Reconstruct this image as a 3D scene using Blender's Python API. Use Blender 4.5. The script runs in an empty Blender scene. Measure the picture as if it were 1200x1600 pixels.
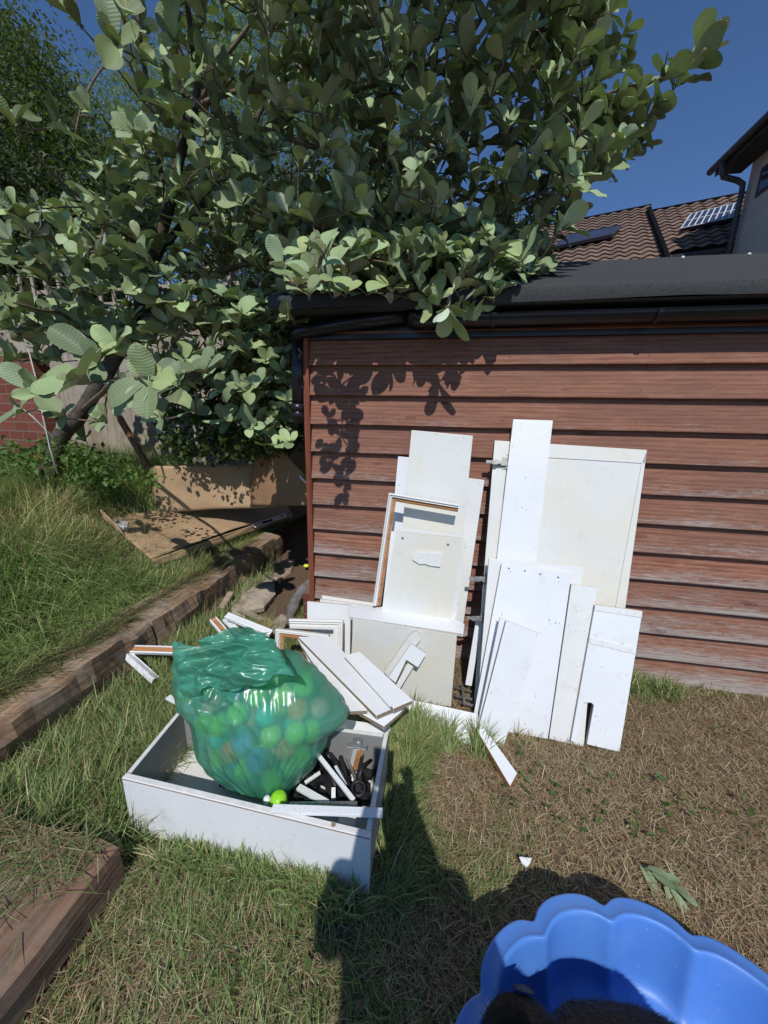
import bpy, bmesh, math, random
import numpy as np
from mathutils import Vector, Matrix, noise
R_ = math.radians
random.seed(7); rng = np.random.default_rng(7)
scene = bpy.context.scene
COL = scene.collection

# ------------------------------------------------------------------ camera
CAM = Vector((0.0, -1.906, 1.3304)); FPX = 540.0
PITCH, YAW, ROLL = 0.234996, -0.160974, 0.024061
_cp, _sp, _cy, _sy = math.cos(PITCH), math.sin(PITCH), math.cos(YAW), math.sin(YAW)
FWD = Vector((_sy*_cp, _cy*_cp, -_sp)); _r = Vector((_cy, -_sy, 0)); _u = _r.cross(FWD)
RGT = _r*math.cos(ROLL) + _u*math.sin(ROLL); UPV = -_r*math.sin(ROLL) + _u*math.cos(ROLL)
cd = bpy.data.cameras.new('camera'); cam = bpy.data.objects.new('camera', cd); COL.objects.link(cam)
cd.sensor_fit = 'HORIZONTAL'; cd.sensor_width = 36.0; cd.lens = FPX/1200*36.0
cd.clip_start = 0.02; cd.clip_end = 500
mw = Matrix.Identity(4)
for i in range(3):
    mw[i][0] = RGT[i]; mw[i][1] = UPV[i]; mw[i][2] = -FWD[i]; mw[i][3] = CAM[i]
cam.matrix_world = mw
scene.camera = cam

# ------------------------------------------------------------------ sky and sun
ANTI = Vector((-0.077, 0.657, -0.749)).normalized()
TOSUN = -ANTI
SUN_EL = math.asin(TOSUN.z); SUN_AZ = math.atan2(TOSUN.x, TOSUN.y)
world = bpy.data.worlds.new('World'); scene.world = world; world.use_nodes = True
wn = world.node_tree.nodes; wl = world.node_tree.links; wn.clear()
wo = wn.new('ShaderNodeOutputWorld'); wb = wn.new('ShaderNodeBackground')
sky = wn.new('ShaderNodeTexSky'); sky.sky_type = 'NISHITA'; sky.sun_disc = False
sky.sun_elevation = SUN_EL; sky.sun_rotation = SUN_AZ
sky.altitude = 0; sky.air_density = 0.9; sky.dust_density = 0.0; sky.ozone_density = 10.0
wb.inputs['Strength'].default_value = 0.115
wl.new(sky.outputs[0], wb.inputs[0]); wl.new(wb.outputs[0], wo.inputs[0])
sd = bpy.data.lights.new('sun', 'SUN'); sun = bpy.data.objects.new('sun', sd); COL.objects.link(sun)
sd.energy = 3.45; sd.angle = R_(0.5); sd.color = (1.0, 0.975, 0.94)
sun.rotation_euler = ANTI.to_track_quat('-Z', 'Y').to_euler(); sun.location = (0, -6, 8)
vs = scene.view_settings
vs.view_transform = 'Standard'; vs.look = 'None'; vs.gamma = 1.0; vs.exposure = 0.0; vs.use_curve_mapping = False
scene.render.resolution_x = 768; scene.render.resolution_y = 1024
scene.cycles.transparent_max_bounces = 24

# ------------------------------------------------------------------ pixel to place helpers (measuring from the photo, 1200x1600)
def ray(x, y): return (FWD + RGT*((x-600)/FPX) + UPV*((800-y)/FPX))
def on_z(x, y, z=0.0):
    d = ray(x, y); return CAM + d*((z-CAM.z)/d.z)
def on_y(x, y, Y=0.0):
    d = ray(x, y); return CAM + d*((Y-CAM.y)/d.y)
def on_x(x, y, X=0.0):
    d = ray(x, y); return CAM + d*((X-CAM.x)/d.x)
def on_p(x, y, pl):
    p, n = pl; d = ray(x, y); return CAM + d*((p-CAM).dot(n)/d.dot(n))
def plane3(a, b, c):
    n = (b-a).cross(c-a).normalized()
    if n.dot(CAM-a) < 0: n = -n
    return (a, n)
def lean(yb, yt, zt=1.3):          # a board leaning back: Y = yb at z=0, yt at z=zt
    return plane3(Vector((0, yb, 0)), Vector((1, yb, 0)), Vector((0, yt, zt)))
def nz(x, y=0, z=0): return noise.noise(Vector((x, y, z)))
def sstep(a, b, t):
    t = min(1, max(0, (t-a)/(b-a))); return t*t*(3-2*t)

# ------------------------------------------------------------------ materials
MATS = {}
class NT:
    def __init__(s, name):
        s.m = bpy.data.materials.new(name); s.m.use_nodes = True
        s.n = s.m.node_tree.nodes; s.l = s.m.node_tree.links; s.n.clear()
        s.out = s.n.new('ShaderNodeOutputMaterial'); MATS[name] = s.m
    def new(s, t, **kw):
        o = s.n.new(t)
        for k, v in kw.items():
            if k in o.bl_rna.properties.keys(): setattr(o, k, v)
            else: o.inputs[k].default_value = v
        return o
    def link(s, a, b): s.l.new(a, b)
    def noise(s, vec, scale, detail=4, rough=.55, dist=0):
        o = s.new('ShaderNodeTexNoise'); o.inputs['Scale'].default_value = scale; o.inputs['Detail'].default_value = detail
        o.inputs['Roughness'].default_value = rough; o.inputs['Distortion'].default_value = dist
        if vec: s.link(vec, o.inputs['Vector'])
        return o.outputs[0]
    def ramp(s, fac, stops):
        o = s.new('ShaderNodeValToRGB'); e = o.color_ramp.elements
        while len(e) > 1: e.remove(e[-1])
        e[0].position = stops[0][0]; e[0].color = (*stops[0][1], 1) if len(stops[0][1]) == 3 else stops[0][1]
        for p, c in stops[1:]:
            q = e.new(p); q.color = (*c, 1)
        s.link(fac, o.inputs[0]); return o.outputs[0]
    def mix(s, fac, a, b, mode='MIX'):
        o = s.new('ShaderNodeMix'); o.data_type = 'RGBA'; o.blend_type = mode
        for sock, v in ((0, fac), (6, a), (7, b)):
            if isinstance(v, (int, float)): o.inputs[sock].default_value = v
            elif isinstance(v, tuple): o.inputs[sock].default_value = (*v, 1)
            else: s.link(v, o.inputs[sock])
        return o.outputs[2]
    def math(s, op, a, b=0.0, clamp=False):
        o = s.new('ShaderNodeMath'); o.operation = op; o.use_clamp = clamp
        for i, v in enumerate((a, b)):
            if isinstance(v, (int, float)): o.inputs[i].default_value = v
            else: s.link(v, o.inputs[i])
        return o.outputs[0]
    def mapping(s, vec, scale=(1, 1, 1), rot=(0, 0, 0)):
        o = s.new('ShaderNodeMapping'); o.inputs['Scale'].default_value = scale; o.inputs['Rotation'].default_value = rot
        s.link(vec, o.inputs[0]); return o.outputs[0]
    def coord(s, which='Object'): return s.new('ShaderNodeTexCoord').outputs[which]
    def bump(s, h, strength=.3, dist=.005):
        o = s.new('ShaderNodeBump'); o.inputs['Strength'].default_value = strength; o.inputs['Distance'].default_value = dist
        s.link(h, o.inputs['Height']); return o.outputs[0]
    def bsdf(s, col, rough=.5, spec=.5, metal=0, normal=None, link=True, **kw):
        o = s.new('ShaderNodeBsdfPrincipled')
        if isinstance(col, tuple): o.inputs['Base Color'].default_value = (*col, 1)
        else: s.link(col, o.inputs['Base Color'])
        if isinstance(rough, (int, float)): o.inputs['Roughness'].default_value = rough
        else: s.link(rough, o.inputs['Roughness'])
        o.inputs['Specular IOR Level'].default_value = spec; o.inputs['Metallic'].default_value = metal
        for k, v in kw.items(): o.inputs[k.replace('_', ' ')].default_value = v
        if normal: s.link(normal, o.inputs['Normal'])
        if link: s.link(o.outputs[0], s.out.inputs[0])
        return o

def simple(name, col, rough=.6, var=.15, scale=8, bump=.2, bscale=60, spec=.4, metal=0, bd=.003, **kw):
    t = NT(name); c = t.coord()
    a = tuple(x*(1-var) for x in col); b = tuple(min(1, x*(1+var)) for x in col)
    f = t.noise(c, scale, 5, .6)
    cc = t.ramp(f, [(.3, a), (.7, b)])
    n = t.bump(t.noise(c, bscale, 4), bump, bd)
    t.bsdf(cc, rough, spec, metal, n, **kw)
    return t.m

def white_panel(name, col, dirt=(.42, .38, .30), amount=.60, rough=.33, yellow=None):
    t = NT(name); c = t.coord()
    oi = t.new('ShaderNodeObjectInfo')
    v = t.new('ShaderNodeVectorMath'); v.operation = 'ADD'; t.link(c, v.inputs[0])
    cm = t.new('ShaderNodeCombineXYZ'); rr = t.math('MULTIPLY', oi.outputs['Random'], 40.0)
    for i in range(3): t.link(rr, cm.inputs[i])
    t.link(cm.outputs[0], v.inputs[1]); c = v.outputs[0]
    big = t.noise(c, 3.5, 6, .6)
    base = t.ramp(big, [(.3, tuple(x*.93 for x in col)), (.62, col)])
    if yellow:
        base = t.mix(t.ramp(t.noise(c, 2.2, 3), [(.42, (0, 0, 0)), (.6, (1, 1, 1))]), base, yellow)
    # scuffs: thin stretched scratches
    sc = t.noise(t.mapping(c, (9, 9, 70), (0, .6, 0)), 2.0, 3, .7)
    m1 = t.ramp(sc, [(.70, (0, 0, 0)), (.74, (1, 1, 1))])
    base = t.mix(t.math('MULTIPLY', m1, .4), base, (.48, .45, .40))
    # specks and smudges
    sp = t.noise(c, 85, 2, .5)
    m2 = t.ramp(sp, [(amount+.11, (0, 0, 0)), (amount+.15, (1, 1, 1))])
    base = t.mix(t.math('MULTIPLY', m2, .8), base, dirt)
    sm = t.noise(c, 11, 6, .75)
    m3 = t.ramp(sm, [(.58, (0, 0, 0)), (.78, (1, 1, 1))])
    base = t.mix(t.math('MULTIPLY', m3, .5), base, (.56, .51, .43))
    dr_ = t.noise(t.mapping(c, (38, 38, 3)), 1.0, 3, .6); m4 = t.ramp(dr_, [(.66, (0, 0, 0)), (.72, (1, 1, 1))])
    base = t.mix(t.math('MULTIPLY', t.math('MULTIPLY', m4, big), .35), base, (.58, .54, .47))
    cr_ = t.noise(c, 26, 2, .9, 2.5); m5 = t.ramp(cr_, [(.735, (0, 0, 0)), (.75, (1, 1, 1))])
    base = t.mix(t.math('MULTIPLY', m5, .8), base, (.40, .32, .22))
    n = t.bump(t.noise(c, 30, 3), .06, .002)
    t.bsdf(base, rough, .45, 0, n)
    return t.m

M_WHITE = white_panel('white_laminate', (.80, .815, .82))
M_CREAM = white_panel('cream_laminate', (.73, .735, .69), yellow=(.72, .69, .58))
M_OFFW = white_panel('off_white_paint', (.78, .775, .74), amount=.57)
def chip(name, a, b):
    t = NT(name); c = t.coord()
    f = t.noise(c, 170, 4, .8); g = t.noise(c, 12, 3)
    cc = t.mix(t.math('MULTIPLY', g, .5), t.ramp(f, [(.3, a), (.5, tuple((x+y)/2 for x, y in zip(a, b))), (.7, b)]), (.30, .25, .19))
    t.bsdf(cc, .85, .2, 0, t.bump(f, .8, .004)); return t.m
M_CHIP = chip('chipboard_edge', (.16, .09, .045), (.50, .36, .22))
M_CHIPW = chip('worn_white_edge', (.50, .46, .38), (.76, .74, .70))
def woodish(name, dark, light, axis=0, fine=70, rough=.8, grey=None, gfac=.5, bump=.5):
    t = NT(name); c = t.coord()
    s = [fine, fine, fine]; s[axis] = 2.2
    f = t.noise(t.mapping(c, tuple(s)), 1.0, 5, .65, .4)
    s2 = [11, 11, 11]; s2[axis] = .9
    g = t.noise(t.mapping(c, tuple(s2)), 1.0, 4, .6, 1.2)
    cc = t.ramp(t.math('ADD', t.math('MULTIPLY', f, .6), t.math('MULTIPLY', g, .4)), [(.36, dark), (.62, light)])
    if grey:
        m = t.ramp(t.noise(c, 6, 5, .7), [(.45, (0, 0, 0)), (.62, (1, 1, 1))])
        cc = t.mix(t.math('MULTIPLY', m, gfac), cc, grey)
    t.bsdf(cc, rough, .25, 0, t.bump(f, bump, .004)); return t.m
M_SLEEPER = woodish('sleeper_timber', (.13, .075, .045), (.40, .27, .165), 1, 50, .85, (.36, .30, .23), .6, 1.0)
M_STEP = woodish('step_timber', (.085, .048, .030), (.29, .175, .115), 1, 70, .85, (.25, .20, .155), .6, 1.0)
M_FENCE = woodish('fence_timber', (.19, .155, .115), (.45, .385, .30), 2, 45, .85, (.40, .37, .32), .6)
M_BARE = woodish('bare_pine', (.28, .12, .045), (.55, .28, .12), 0, 60, .7)
M_STAKE = woodish('stake_timber', (.16, .08, .04), (.40, .22, .12), 2, 60, .8)
M_POST = woodish('post_stain', (.13, .035, .018), (.30, .10, .055), 2, 60, .75)
M_RUBW = woodish('weathered_scrap', (.20, .14, .10), (.50, .40, .30), 0, 40, .85)
M_BARK = simple('bark', (.085, .07, .055), .9, .45, 14, 1.0, 35, .2, bd=.01)
M_TWIG = simple('young_bark', (.16, .12, .09), .8, .4, 20, .6, 60, .25)
M_PIPE = simple('black_plastic', (.012, .012, .014), .32, .2, 10, .05, 40, .5)
M_BLACKJ = simple('black_rubber', (.018, .018, .02), .5, .3, 10, .2, 40, .4)
M_STEEL = simple('grey_steel', (.42, .42, .41), .38, .25, 20, .1, 60, .5, .85)
M_STEELD = simple('dull_steel', (.30, .29, .27), .5, .25, 20, .2, 60, .5, .7)
M_HOLE = simple('dark_hole', (.015, .014, .013), .8, .1, 10, 0)
M_SCREW = simple('grey_screw_cap', (.20, .19, .17), .6, .3, 90, .3, 90, .4)
M_FELT = None
def felt():
    t = NT('roof_felt'); c = t.coord()
    f = t.noise(c, 230, 4, .85); g = t.noise(c, 4.5, 6, .7)
    cc = t.mix(t.math('MULTIPLY', g, .6), t.ramp(f, [(.35, (.018, .019, .020)), (.60, (.075, .078, .078)), (.72, (.17, .17, .17))]), (.065, .067, .067))
    t.bsdf(cc, .92, .25, 0, t.bump(f, .8, .004)); return t.m
M_FELT = felt()
def card(name, col):
    t = NT(name); c = t.coord()
    f = t.noise(c, 6, 5, .6)
    st = t.new('ShaderNodeTexWave'); st.inputs['Scale'].default_value = 60; st.inputs['Distortion'].default_value = .4; st.bands_direction = 'X'
    t.link(c, st.inputs[0])
    cc = t.ramp(f, [(.3, tuple(x*.82 for x in col)), (.65, col)])
    crease = t.noise(t.mapping(c, (3, 3, 9)), 1.5, 6, .7)
    h = t.math('ADD', t.math('MULTIPLY', st.outputs[1], .25), t.math('MULTIPLY', crease, 2.5))
    t.bsdf(cc, .9, .15, 0, t.bump(h, .35, .004)); return t.m
M_CARD = card('cardboard', (.49, .335, .20))
M_CARDD = card('brown_cardboard', (.34, .20, .11))
M_PAPER = simple('printed_label', (.70, .72, .74), .6, .15, 30, .05)

def cladding():
    t = NT('stained_cladding')
    uv = t.new('ShaderNodeUVMap').outputs[0]
    sx = t.new('ShaderNodeSeparateXYZ'); t.link(uv, sx.inputs[0])
    U, V = sx.outputs[0], sx.outputs[1]
    fl = t.math('FLOOR', V); v = t.math('SUBTRACT', V, fl)
    off = t.math('MULTIPLY', fl, 7.31)
    cb = t.new('ShaderNodeCombineXYZ'); t.link(t.math('ADD', U, off), cb.inputs[0]); t.link(t.math('MULTIPLY', v, .15), cb.inputs[1]); t.link(fl, cb.inputs[2])
    P = cb.outputs[0]
    fine = t.noise(t.mapping(P, (4, 190, 3)), 1.0, 5, .7, .3)
    wv = t.new('ShaderNodeTexWave'); wv.wave_type = 'BANDS'; wv.bands_direction = 'Y'
    wv.inputs['Scale'].default_value = 1.0; wv.inputs['Distortion'].default_value = 9.0; wv.inputs['Detail'].default_value = 3
    wv.inputs['Detail Scale'].default_value = .55; wv.inputs['Detail Roughness'].default_value = .5
    t.link(t.mapping(P, (1.1, 16, 1)), wv.inputs[0])
    grain = t.math('ADD', t.math('MULTIPLY', fine, .80), t.math('MULTIPLY', wv.outputs[1], .20))
    base = t.ramp(grain, [(.28, (.150, .056, .033)), (.50, (.255, .106, .064)), (.74, (.38, .185, .118))])
    mid_ = t.noise(t.mapping(P, (9, 62, 1)), 1.0, 5, .7, .8)
    base = t.mix(t.math('MULTIPLY', t.ramp(mid_, [(.48, (0, 0, 0)), (.66, (1, 1, 1))]), .55), base, (.39, .215, .145))
    dk_ = t.noise(t.mapping(P, (3, 28, 2)), 1.0, 4, .6)
    base = t.mix(t.math('MULTIPLY', t.ramp(dk_, [(.54, (0, 0, 0)), (.70, (1, 1, 1))]), .6), base, (.12, .05, .035))
    # each board its own shade
    wnz = t.new('ShaderNodeTexWhiteNoise'); wnz.noise_dimensions = '1D'; t.link(fl, wnz.inputs['W'])
    base = t.mix(t.math('MULTIPLY', wnz.outputs[0], .4), base, (.23, .12, .08))
    blot = t.noise(t.mapping(P, (1.5, 7, 1)), 1.0, 4, .6)
    base = t.mix(t.ramp(blot, [(.45, (0, 0, 0)), (.7, (.6, .6, .6))]), base, (.17, .085, .065))
    # weathering: stain worn off near the lower edge, more on the low boards
    n1 = t.noise(t.mapping(P, (2.2, 16, 1)), 1.0, 6, .72)
    n2 = t.noise(t.mapping(P, (16, 130, 1)), 1.0, 4, .75)
    m = t.math('SUBTRACT', .42, v)
    m = t.math('MULTIPLY', m, 1.5)
    low = t.math('MULTIPLY', t.math('SUBTRACT', 4.8, V), .13)
    low = t.math('MAXIMUM', low, -.75)
    m = t.math('ADD', m, low)
    m = t.math('ADD', m, t.math('MULTIPLY', t.math('SUBTRACT', n1, .5), 3.0))
    m = t.math('ADD', m, t.math('MULTIPLY', t.math('SUBTRACT', n2, .52), 3.2), True)
    grey = t.ramp(fine, [(.3, (.20, .165, .14)), (.6, (.42, .385, .35))])
    base = t.mix(t.math('MULTIPLY', m, .9), base, grey)
    # knots
    vo = t.new('ShaderNodeTexVoronoi'); vo.inputs['Scale'].default_value = 1.0; vo.inputs['Randomness'].default_value = 1.0
    t.link(t.mapping(P, (3.1, 14, 5)), vo.inputs['Vector'])
    kn = t.ramp(vo.outputs['Distance'], [(.05, (1, 1, 1)), (.085, (.2, .2, .2)), (.12, (.7, .7, .7)), (.16, (0, 0, 0))])
    base = t.mix(t.math('MULTIPLY', kn, .8), base, (.07, .028, .018))
    fu = t.math('SUBTRACT', t.math('FRACT', t.math('DIVIDE', t.math('ADD', U, t.math('MULTIPLY', wnz.outputs[0], .03)), .61)), .5)
    du_ = t.math('MULTIPLY', fu, .61); dv_ = t.math('MULTIPLY', t.math('SUBTRACT', v, .24), .15)
    rd_ = t.math('SQRT', t.math('ADD', t.math('MULTIPLY', du_, du_), t.math('MULTIPLY', dv_, dv_)))
    base = t.mix(t.ramp(rd_, [(.0030, (1, 1, 1)), (.0042, (0, 0, 0))]), base, (.035, .022, .016))
    t.bsdf(base, .78, .25, 0, t.bump(t.math('SUBTRACT', grain, t.math('MULTIPLY', m, .25)), .55, .0035))
    return t.m
M_CLAD = cladding()

def brick():
    t = NT('red_brick'); c = t.coord()
    o = t.new('ShaderNodeTexBrick'); t.link(t.mapping(c, (1, 1, 1), (R_(90), 0, 0)), o.inputs['Vector'])
    o.inputs['Color1'].default_value = (.24, .07, .045, 1); o.inputs['Color2'].default_value = (.17, .05, .035, 1)
    o.inputs['Mortar'].default_value = (.22, .16, .12, 1); o.inputs['Scale'].default_value = 1.0
    o.inputs['Mortar Size'].default_value = .006; o.inputs['Brick Width'].default_value = .225; o.inputs['Row Height'].default_value = .075
    f = t.noise(c, 40, 5, .7)
    cc = t.mix(t.math('MULTIPLY', f, .4), o.outputs[0], (.12, .045, .03))
    h = t.math('ADD', t.math('MULTIPLY', o.outputs[1], -1.0), t.math('MULTIPLY', f, .4))
    t.bsdf(cc, .9, .2, 0, t.bump(h, .8, .006)); return t.m
M_BRICK = brick()

def leafmat(name, top, bottom, trans=.3, veins=True, rough=.55):
    t = NT(name)
    at = t.new('ShaderNodeAttribute'); at.attribute_name = 'Col'
    ge = t.new('ShaderNodeNewGeometry')
    topc = t.mix(1.0, top, at.outputs[0], 'MULTIPLY'); botc = t.mix(1.0, bottom, at.outputs[0], 'MULTIPLY')
    n = None
    if veins:
        uv = t.new('ShaderNodeUVMap').outputs[0]; sx = t.new('ShaderNodeSeparateXYZ'); t.link(uv, sx.inputs[0])
        au = t.math('ABSOLUTE', sx.outputs[0])
        ph = t.math('SUBTRACT', sx.outputs[1], t.math('MULTIPLY', au, .27))
        w = t.math('SINE', t.math('MULTIPLY', ph, 84.0))
        line = t.ramp(w, [(.86, (0, 0, 0)), (1.0, (1, 1, 1))])
        mid = t.ramp(au, [(.012, (1, 1, 1)), (.028, (0, 0, 0))])
        vf = t.math('MAXIMUM', line, mid)
        vf2 = t.math('MULTIPLY', vf, .30)
        topc = t.mix(vf2, topc, (.30, .38, .20)); botc = t.mix(vf2, botc, (.38, .42, .30))
        n = t.bump(w, .22, .0016)
    col = t.mix(ge.outputs['Backfacing'], topc, botc)
    b = t.bsdf(col, rough, .35, 0, n, link=False)
    tr = t.new('ShaderNodeBsdfTranslucent'); tc = t.mix(1.0, (.20, .30, .04), at.outputs[0], 'MULTIPLY'); t.link(tc, tr.inputs[0])
    ms = t.new('ShaderNodeMixShader'); ms.inputs[0].default_value = trans
    t.link(b.outputs[0], ms.inputs[1]); t.link(tr.outputs[0], ms.inputs[2]); t.link(ms.outputs[0], t.out.inputs[0])
    return t.m
M_LEAF = leafmat('downy_leaf', (.33, .40, .225), (.46, .49, .38), .13)
M_SLEAF = leafmat('small_leaf', (.050, .078, .022), (.075, .10, .045), .22, False)
M_WEED = leafmat('weed_leaf', (.10, .17, .04), (.13, .19, .07), .3, False)
def grassmat(name, trans=.25):
    t = NT(name)
    at = t.new('ShaderNodeAttribute'); at.attribute_name = 'Col'
    b = t.bsdf(at.outputs[0], .55, .3, 0, None, link=False)
    tr = t.new('ShaderNodeBsdfTranslucent'); t.link(at.outputs[0], tr.inputs[0])
    ms = t.new('ShaderNodeMixShader'); ms.inputs[0].default_value = trans
    t.link(b.outputs[0], ms.inputs[1]); t.link(tr.outputs[0], ms.inputs[2]); t.link(ms.outputs[0], t.out.inputs[0])
    return t.m
M_GRASS = grassmat('grass_blade'); M_STRAW = grassmat('dry_grass', .12)
def soil():
    t = NT('soil'); c = t.coord('Object')
    f = t.noise(c, 60, 6, .75); g = t.noise(c, 2.0, 4)
    cc = t.mix(g, t.ramp(f, [(.3, (.07, .045, .030)), (.7, (.27, .18, .125))]), (.16, .11, .07))
    t.bsdf(cc, .95, .1, 0, t.bump(f, 1.0, .015)); return t.m
M_SOIL = soil()

# ------------------------------------------------------------------ mesh helpers
ORG = {}
class MB:
    def __init__(s): s.v = []; s.f = []; s.mi = []; s.uv = None; s.sm = []
    def add(s, vs_, fs, mi=0, smooth=False):
        b = len(s.v); s.v += [Vector(p) for p in vs_]
        for q in fs: s.f.append([b+i for i in q]); s.mi.append(mi); s.sm.append(smooth)
    def prism(s, front, off, m0=0, m1=0, mback=None):
        """front: polygon; off: vector to the back polygon"""
        n = len(front); back = [Vector(p)+off for p in front]
        b = len(s.v); s.v += [Vector(p) for p in front] + back
        s.f.append([b+i for i in range(n)]); s.mi.append(m0); s.sm.append(False)
        s.f.append([b+n+i for i in reversed(range(n))]); s.mi.append(m0 if mback is None else mback); s.sm.append(False)
        for i in range(n):
            j = (i+1) % n
            s.f.append([b+i, b+n+i, b+n+j, b+j]); s.mi.append(m1); s.sm.append(False)
    def box(s, lo, hi, mi=0):
        x0, y0, z0 = lo; x1, y1, z1 = hi
        s.prism([(x0, y0, z0), (x1, y0, z0), (x1, y0, z1), (x0, y0, z1)], Vector((0, y1-y0, 0)), mi, mi)
    def tube(s, pts, rad, seg=8, mi=0, cap=True):
        pts = [Vector(p) for p in pts]; n = len(pts)
        if isinstance(rad, (int, float)): rad = [rad]*n
        b = len(s.v); prev = None
        for i, p in enumerate(pts):
            d = (pts[min(i+1, n-1)]-pts[max(i-1, 0)]).normalized()
            if prev is None: a = d.orthogonal().normalized()
            else: a = (prev - d*prev.dot(d)).normalized()
            prev = a; c = d.cross(a)
            for k in range(seg):
                t = 2*math.pi*k/seg; s.v.append(p + (a*math.cos(t)+c*math.sin(t))*rad[i])
        for i in range(n-1):
            for k in range(seg):
                k2 = (k+1) % seg
                s.f.append([b+i*seg+k, b+i*seg+k2, b+(i+1)*seg+k2, b+(i+1)*seg+k]); s.mi.append(mi); s.sm.append(True)
        if cap:
            s.f.append([b+k for k in reversed(range(seg))]); s.mi.append(mi); s.sm.append(False)
            s.f.append([b+(n-1)*seg+k for k in range(seg)]); s.mi.append(mi); s.sm.append(False)
    def disc(s, c, n, r, t=.0012, seg=12, mi=0):
        n = Vector(n).normalized(); a = n.orthogonal().normalized(); b_ = n.cross(a)
        s.prism([Vector(c)+n*t+(a*math.cos(2*math.pi*k/seg)+b_*math.sin(2*math.pi*k/seg))*r for k in range(seg)], -n*t*2, mi, mi)
    def build(s, name, mats, parent=None, bevel=0, origin=None):
        if not isinstance(mats, (list, tuple)): mats = [mats]
        if parent is not None: org = ORG[parent.name]
        elif origin is not None: org = Vector(origin)
        else:
            xs = [v.x for v in s.v]; ys = [v.y for v in s.v]; zs = [v.z for v in s.v]
            org = Vector(((min(xs)+max(xs))/2, (min(ys)+max(ys))/2, min(zs)))
        me = bpy.data.meshes.new(name)
        me.from_pydata([v-org for v in s.v], [], s.f)
        for m in mats: me.materials.append(m)
        me.polygons.foreach_set('material_index', s.mi); me.polygons.foreach_set('use_smooth', s.sm)
        me.update()
        bm = bmesh.new(); bm.from_mesh(me)
        bmesh.ops.recalc_face_normals(bm, faces=bm.faces)
        if bevel: 
            ed = [e for e in bm.edges if len(e.link_faces) == 2 and e.calc_face_angle(0) > .5]
            bmesh.ops.bevel(bm, geom=ed, offset=bevel, segments=2, affect='EDGES', profile=.6)
        bm.to_mesh(me); bm.free()
        return link(name, me, parent, org)
def link(name, me, parent=None, org=Vector((0, 0, 0))):
    o = bpy.data.objects.new(name, me); COL.objects.link(o)
    if parent is not None: o.parent = parent
    else: o.location = org
    ORG[o.name] = Vector(ORG[parent.name]) if parent is not None else Vector(org)
    return o
def tag(o, label=None, cat=None, group=None, kind=None):
    if label: o['label'] = label
    if cat: o['category'] = cat
    if group: o['group'] = group
    if kind: o['kind'] = kind
    return o
def thing(name, label, cat, loc, group=None):
    o = bpy.data.objects.new(name, None); COL.objects.link(o); o.location = loc; o.empty_display_size = .1
    ORG[o.name] = Vector(loc); return tag(o, label, cat, group)
def slab(name, px, pl, t=.016, mats=(None, None), parent=None, bevel=.0012, holes=(), hr=.004, extra=None):
    mb = MB(); n = pl[1]
    P = [on_p(x, y, pl) for x, y in px]
    mb.prism(P, -n*t, 0, 1)
    mats = list(mats)
    if mats[0] is None: mats = [M_WHITE, M_CHIPW]
    for (x, y, *r) in holes:
        mb.disc(on_p(x, y, pl), n, r[0] if r else hr, .0008, 10, 2)
    if holes: mats = mats[:2] + [M_HOLE]
    return mb.build(name, mats, parent, bevel)
def bigmesh(name, V, F4, F3, mats, uv=None, col=None, parent=None, org=Vector((0, 0, 0)), smooth=True):
    """V Nx3 float, F4 Mx4 int, F3 Kx3 int, col per vertex Nx3, uv per vertex Nx2"""
    V = np.asarray(V, np.float32) - np.array(org, np.float32)
    F4 = np.asarray(F4, np.int32).reshape(-1, 4); F3 = np.asarray(F3, np.int32).reshape(-1, 3)
    me = bpy.data.meshes.new(name)
    me.vertices.add(len(V)); me.vertices.foreach_set('co', V.ravel())
    loops = np.concatenate([F4.ravel(), F3.ravel()]).astype(np.int32)
    me.loops.add(len(loops)); me.loops.foreach_set('vertex_index', loops)
    me.polygons.add(len(F4)+len(F3))
    st = np.concatenate([np.arange(len(F4))*4, len(F4)*4+np.arange(len(F3))*3]).astype(np.int32)
    me.polygons.foreach_set('loop_start', st)
    me.polygons.foreach_set('use_smooth', np.full(len(F4)+len(F3), smooth))
    for m in (mats if isinstance(mats, (list, tuple)) else [mats]): me.materials.append(m)
    me.update(calc_edges=True)
    if col is not None:
        a = me.color_attributes.new('Col', 'FLOAT_COLOR', 'POINT')
        c4 = np.ones((len(V), 4), np.float32); c4[:, :3] = col; a.data.foreach_set('color', c4.ravel())
    if uv is not None:
        u = me.uv_layers.new(name='UVMap'); u.data.foreach_set('uv', np.asarray(uv, np.float32)[loops].ravel())
    me.validate(verbose=False)
    return link(name, me, parent, org)

# ------------------------------------------------------------------ terrain
def bank_z(X, Y):
    r = sstep(-1.7, -3.1, X); k = .55 + .45*sstep(-1.4, .4, Y)
    return .235 + .60*r*k + .018*nz(X*2.2, Y*2.2, 3) 
def low_z(X, Y):
    z = .012*nz(X*3, Y*3, 1) + .006*nz(X*11, Y*11, 5) - .004
    z += .11*sstep(-1.0, -1.16, X)*sstep(-1.16, -1.34, Y)
    z += .05*sstep(.1, .8, Y)*sstep(-.7, -.9, X)
    return z
def sheet(name, xs, ys, fz, mat, label=None):
    V = [(x, y, fz(x, y)) for y in ys for x in xs]; n = len(xs)
    F = [(j*n+i, j*n+i+1, (j+1)*n+i+1, (j+1)*n+i) for j in range(len(ys)-1) for i in range(n-1)]
    o = bigmesh(name, V, F, [], mat); tag(o, label, None, None, 'structure'); return o
xs = [-80, -30, -10, -5]+list(np.arange(-2.2, 2.6, .04))+[3, 4, 6, 10, 30, 80]
ys = [-80, -30, -10, -5, -4]+list(np.arange(-3, 1.6, .04))+[2, 3, 5, 10, 30, 120]
def lz2(x, y): return low_z(x, y) if (-2.3 < x < 2.7 and -3.2 < y < 1.8) else -.01 + (.1 if (x < -1.16 and y < -1.3) else 0)*0
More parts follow.
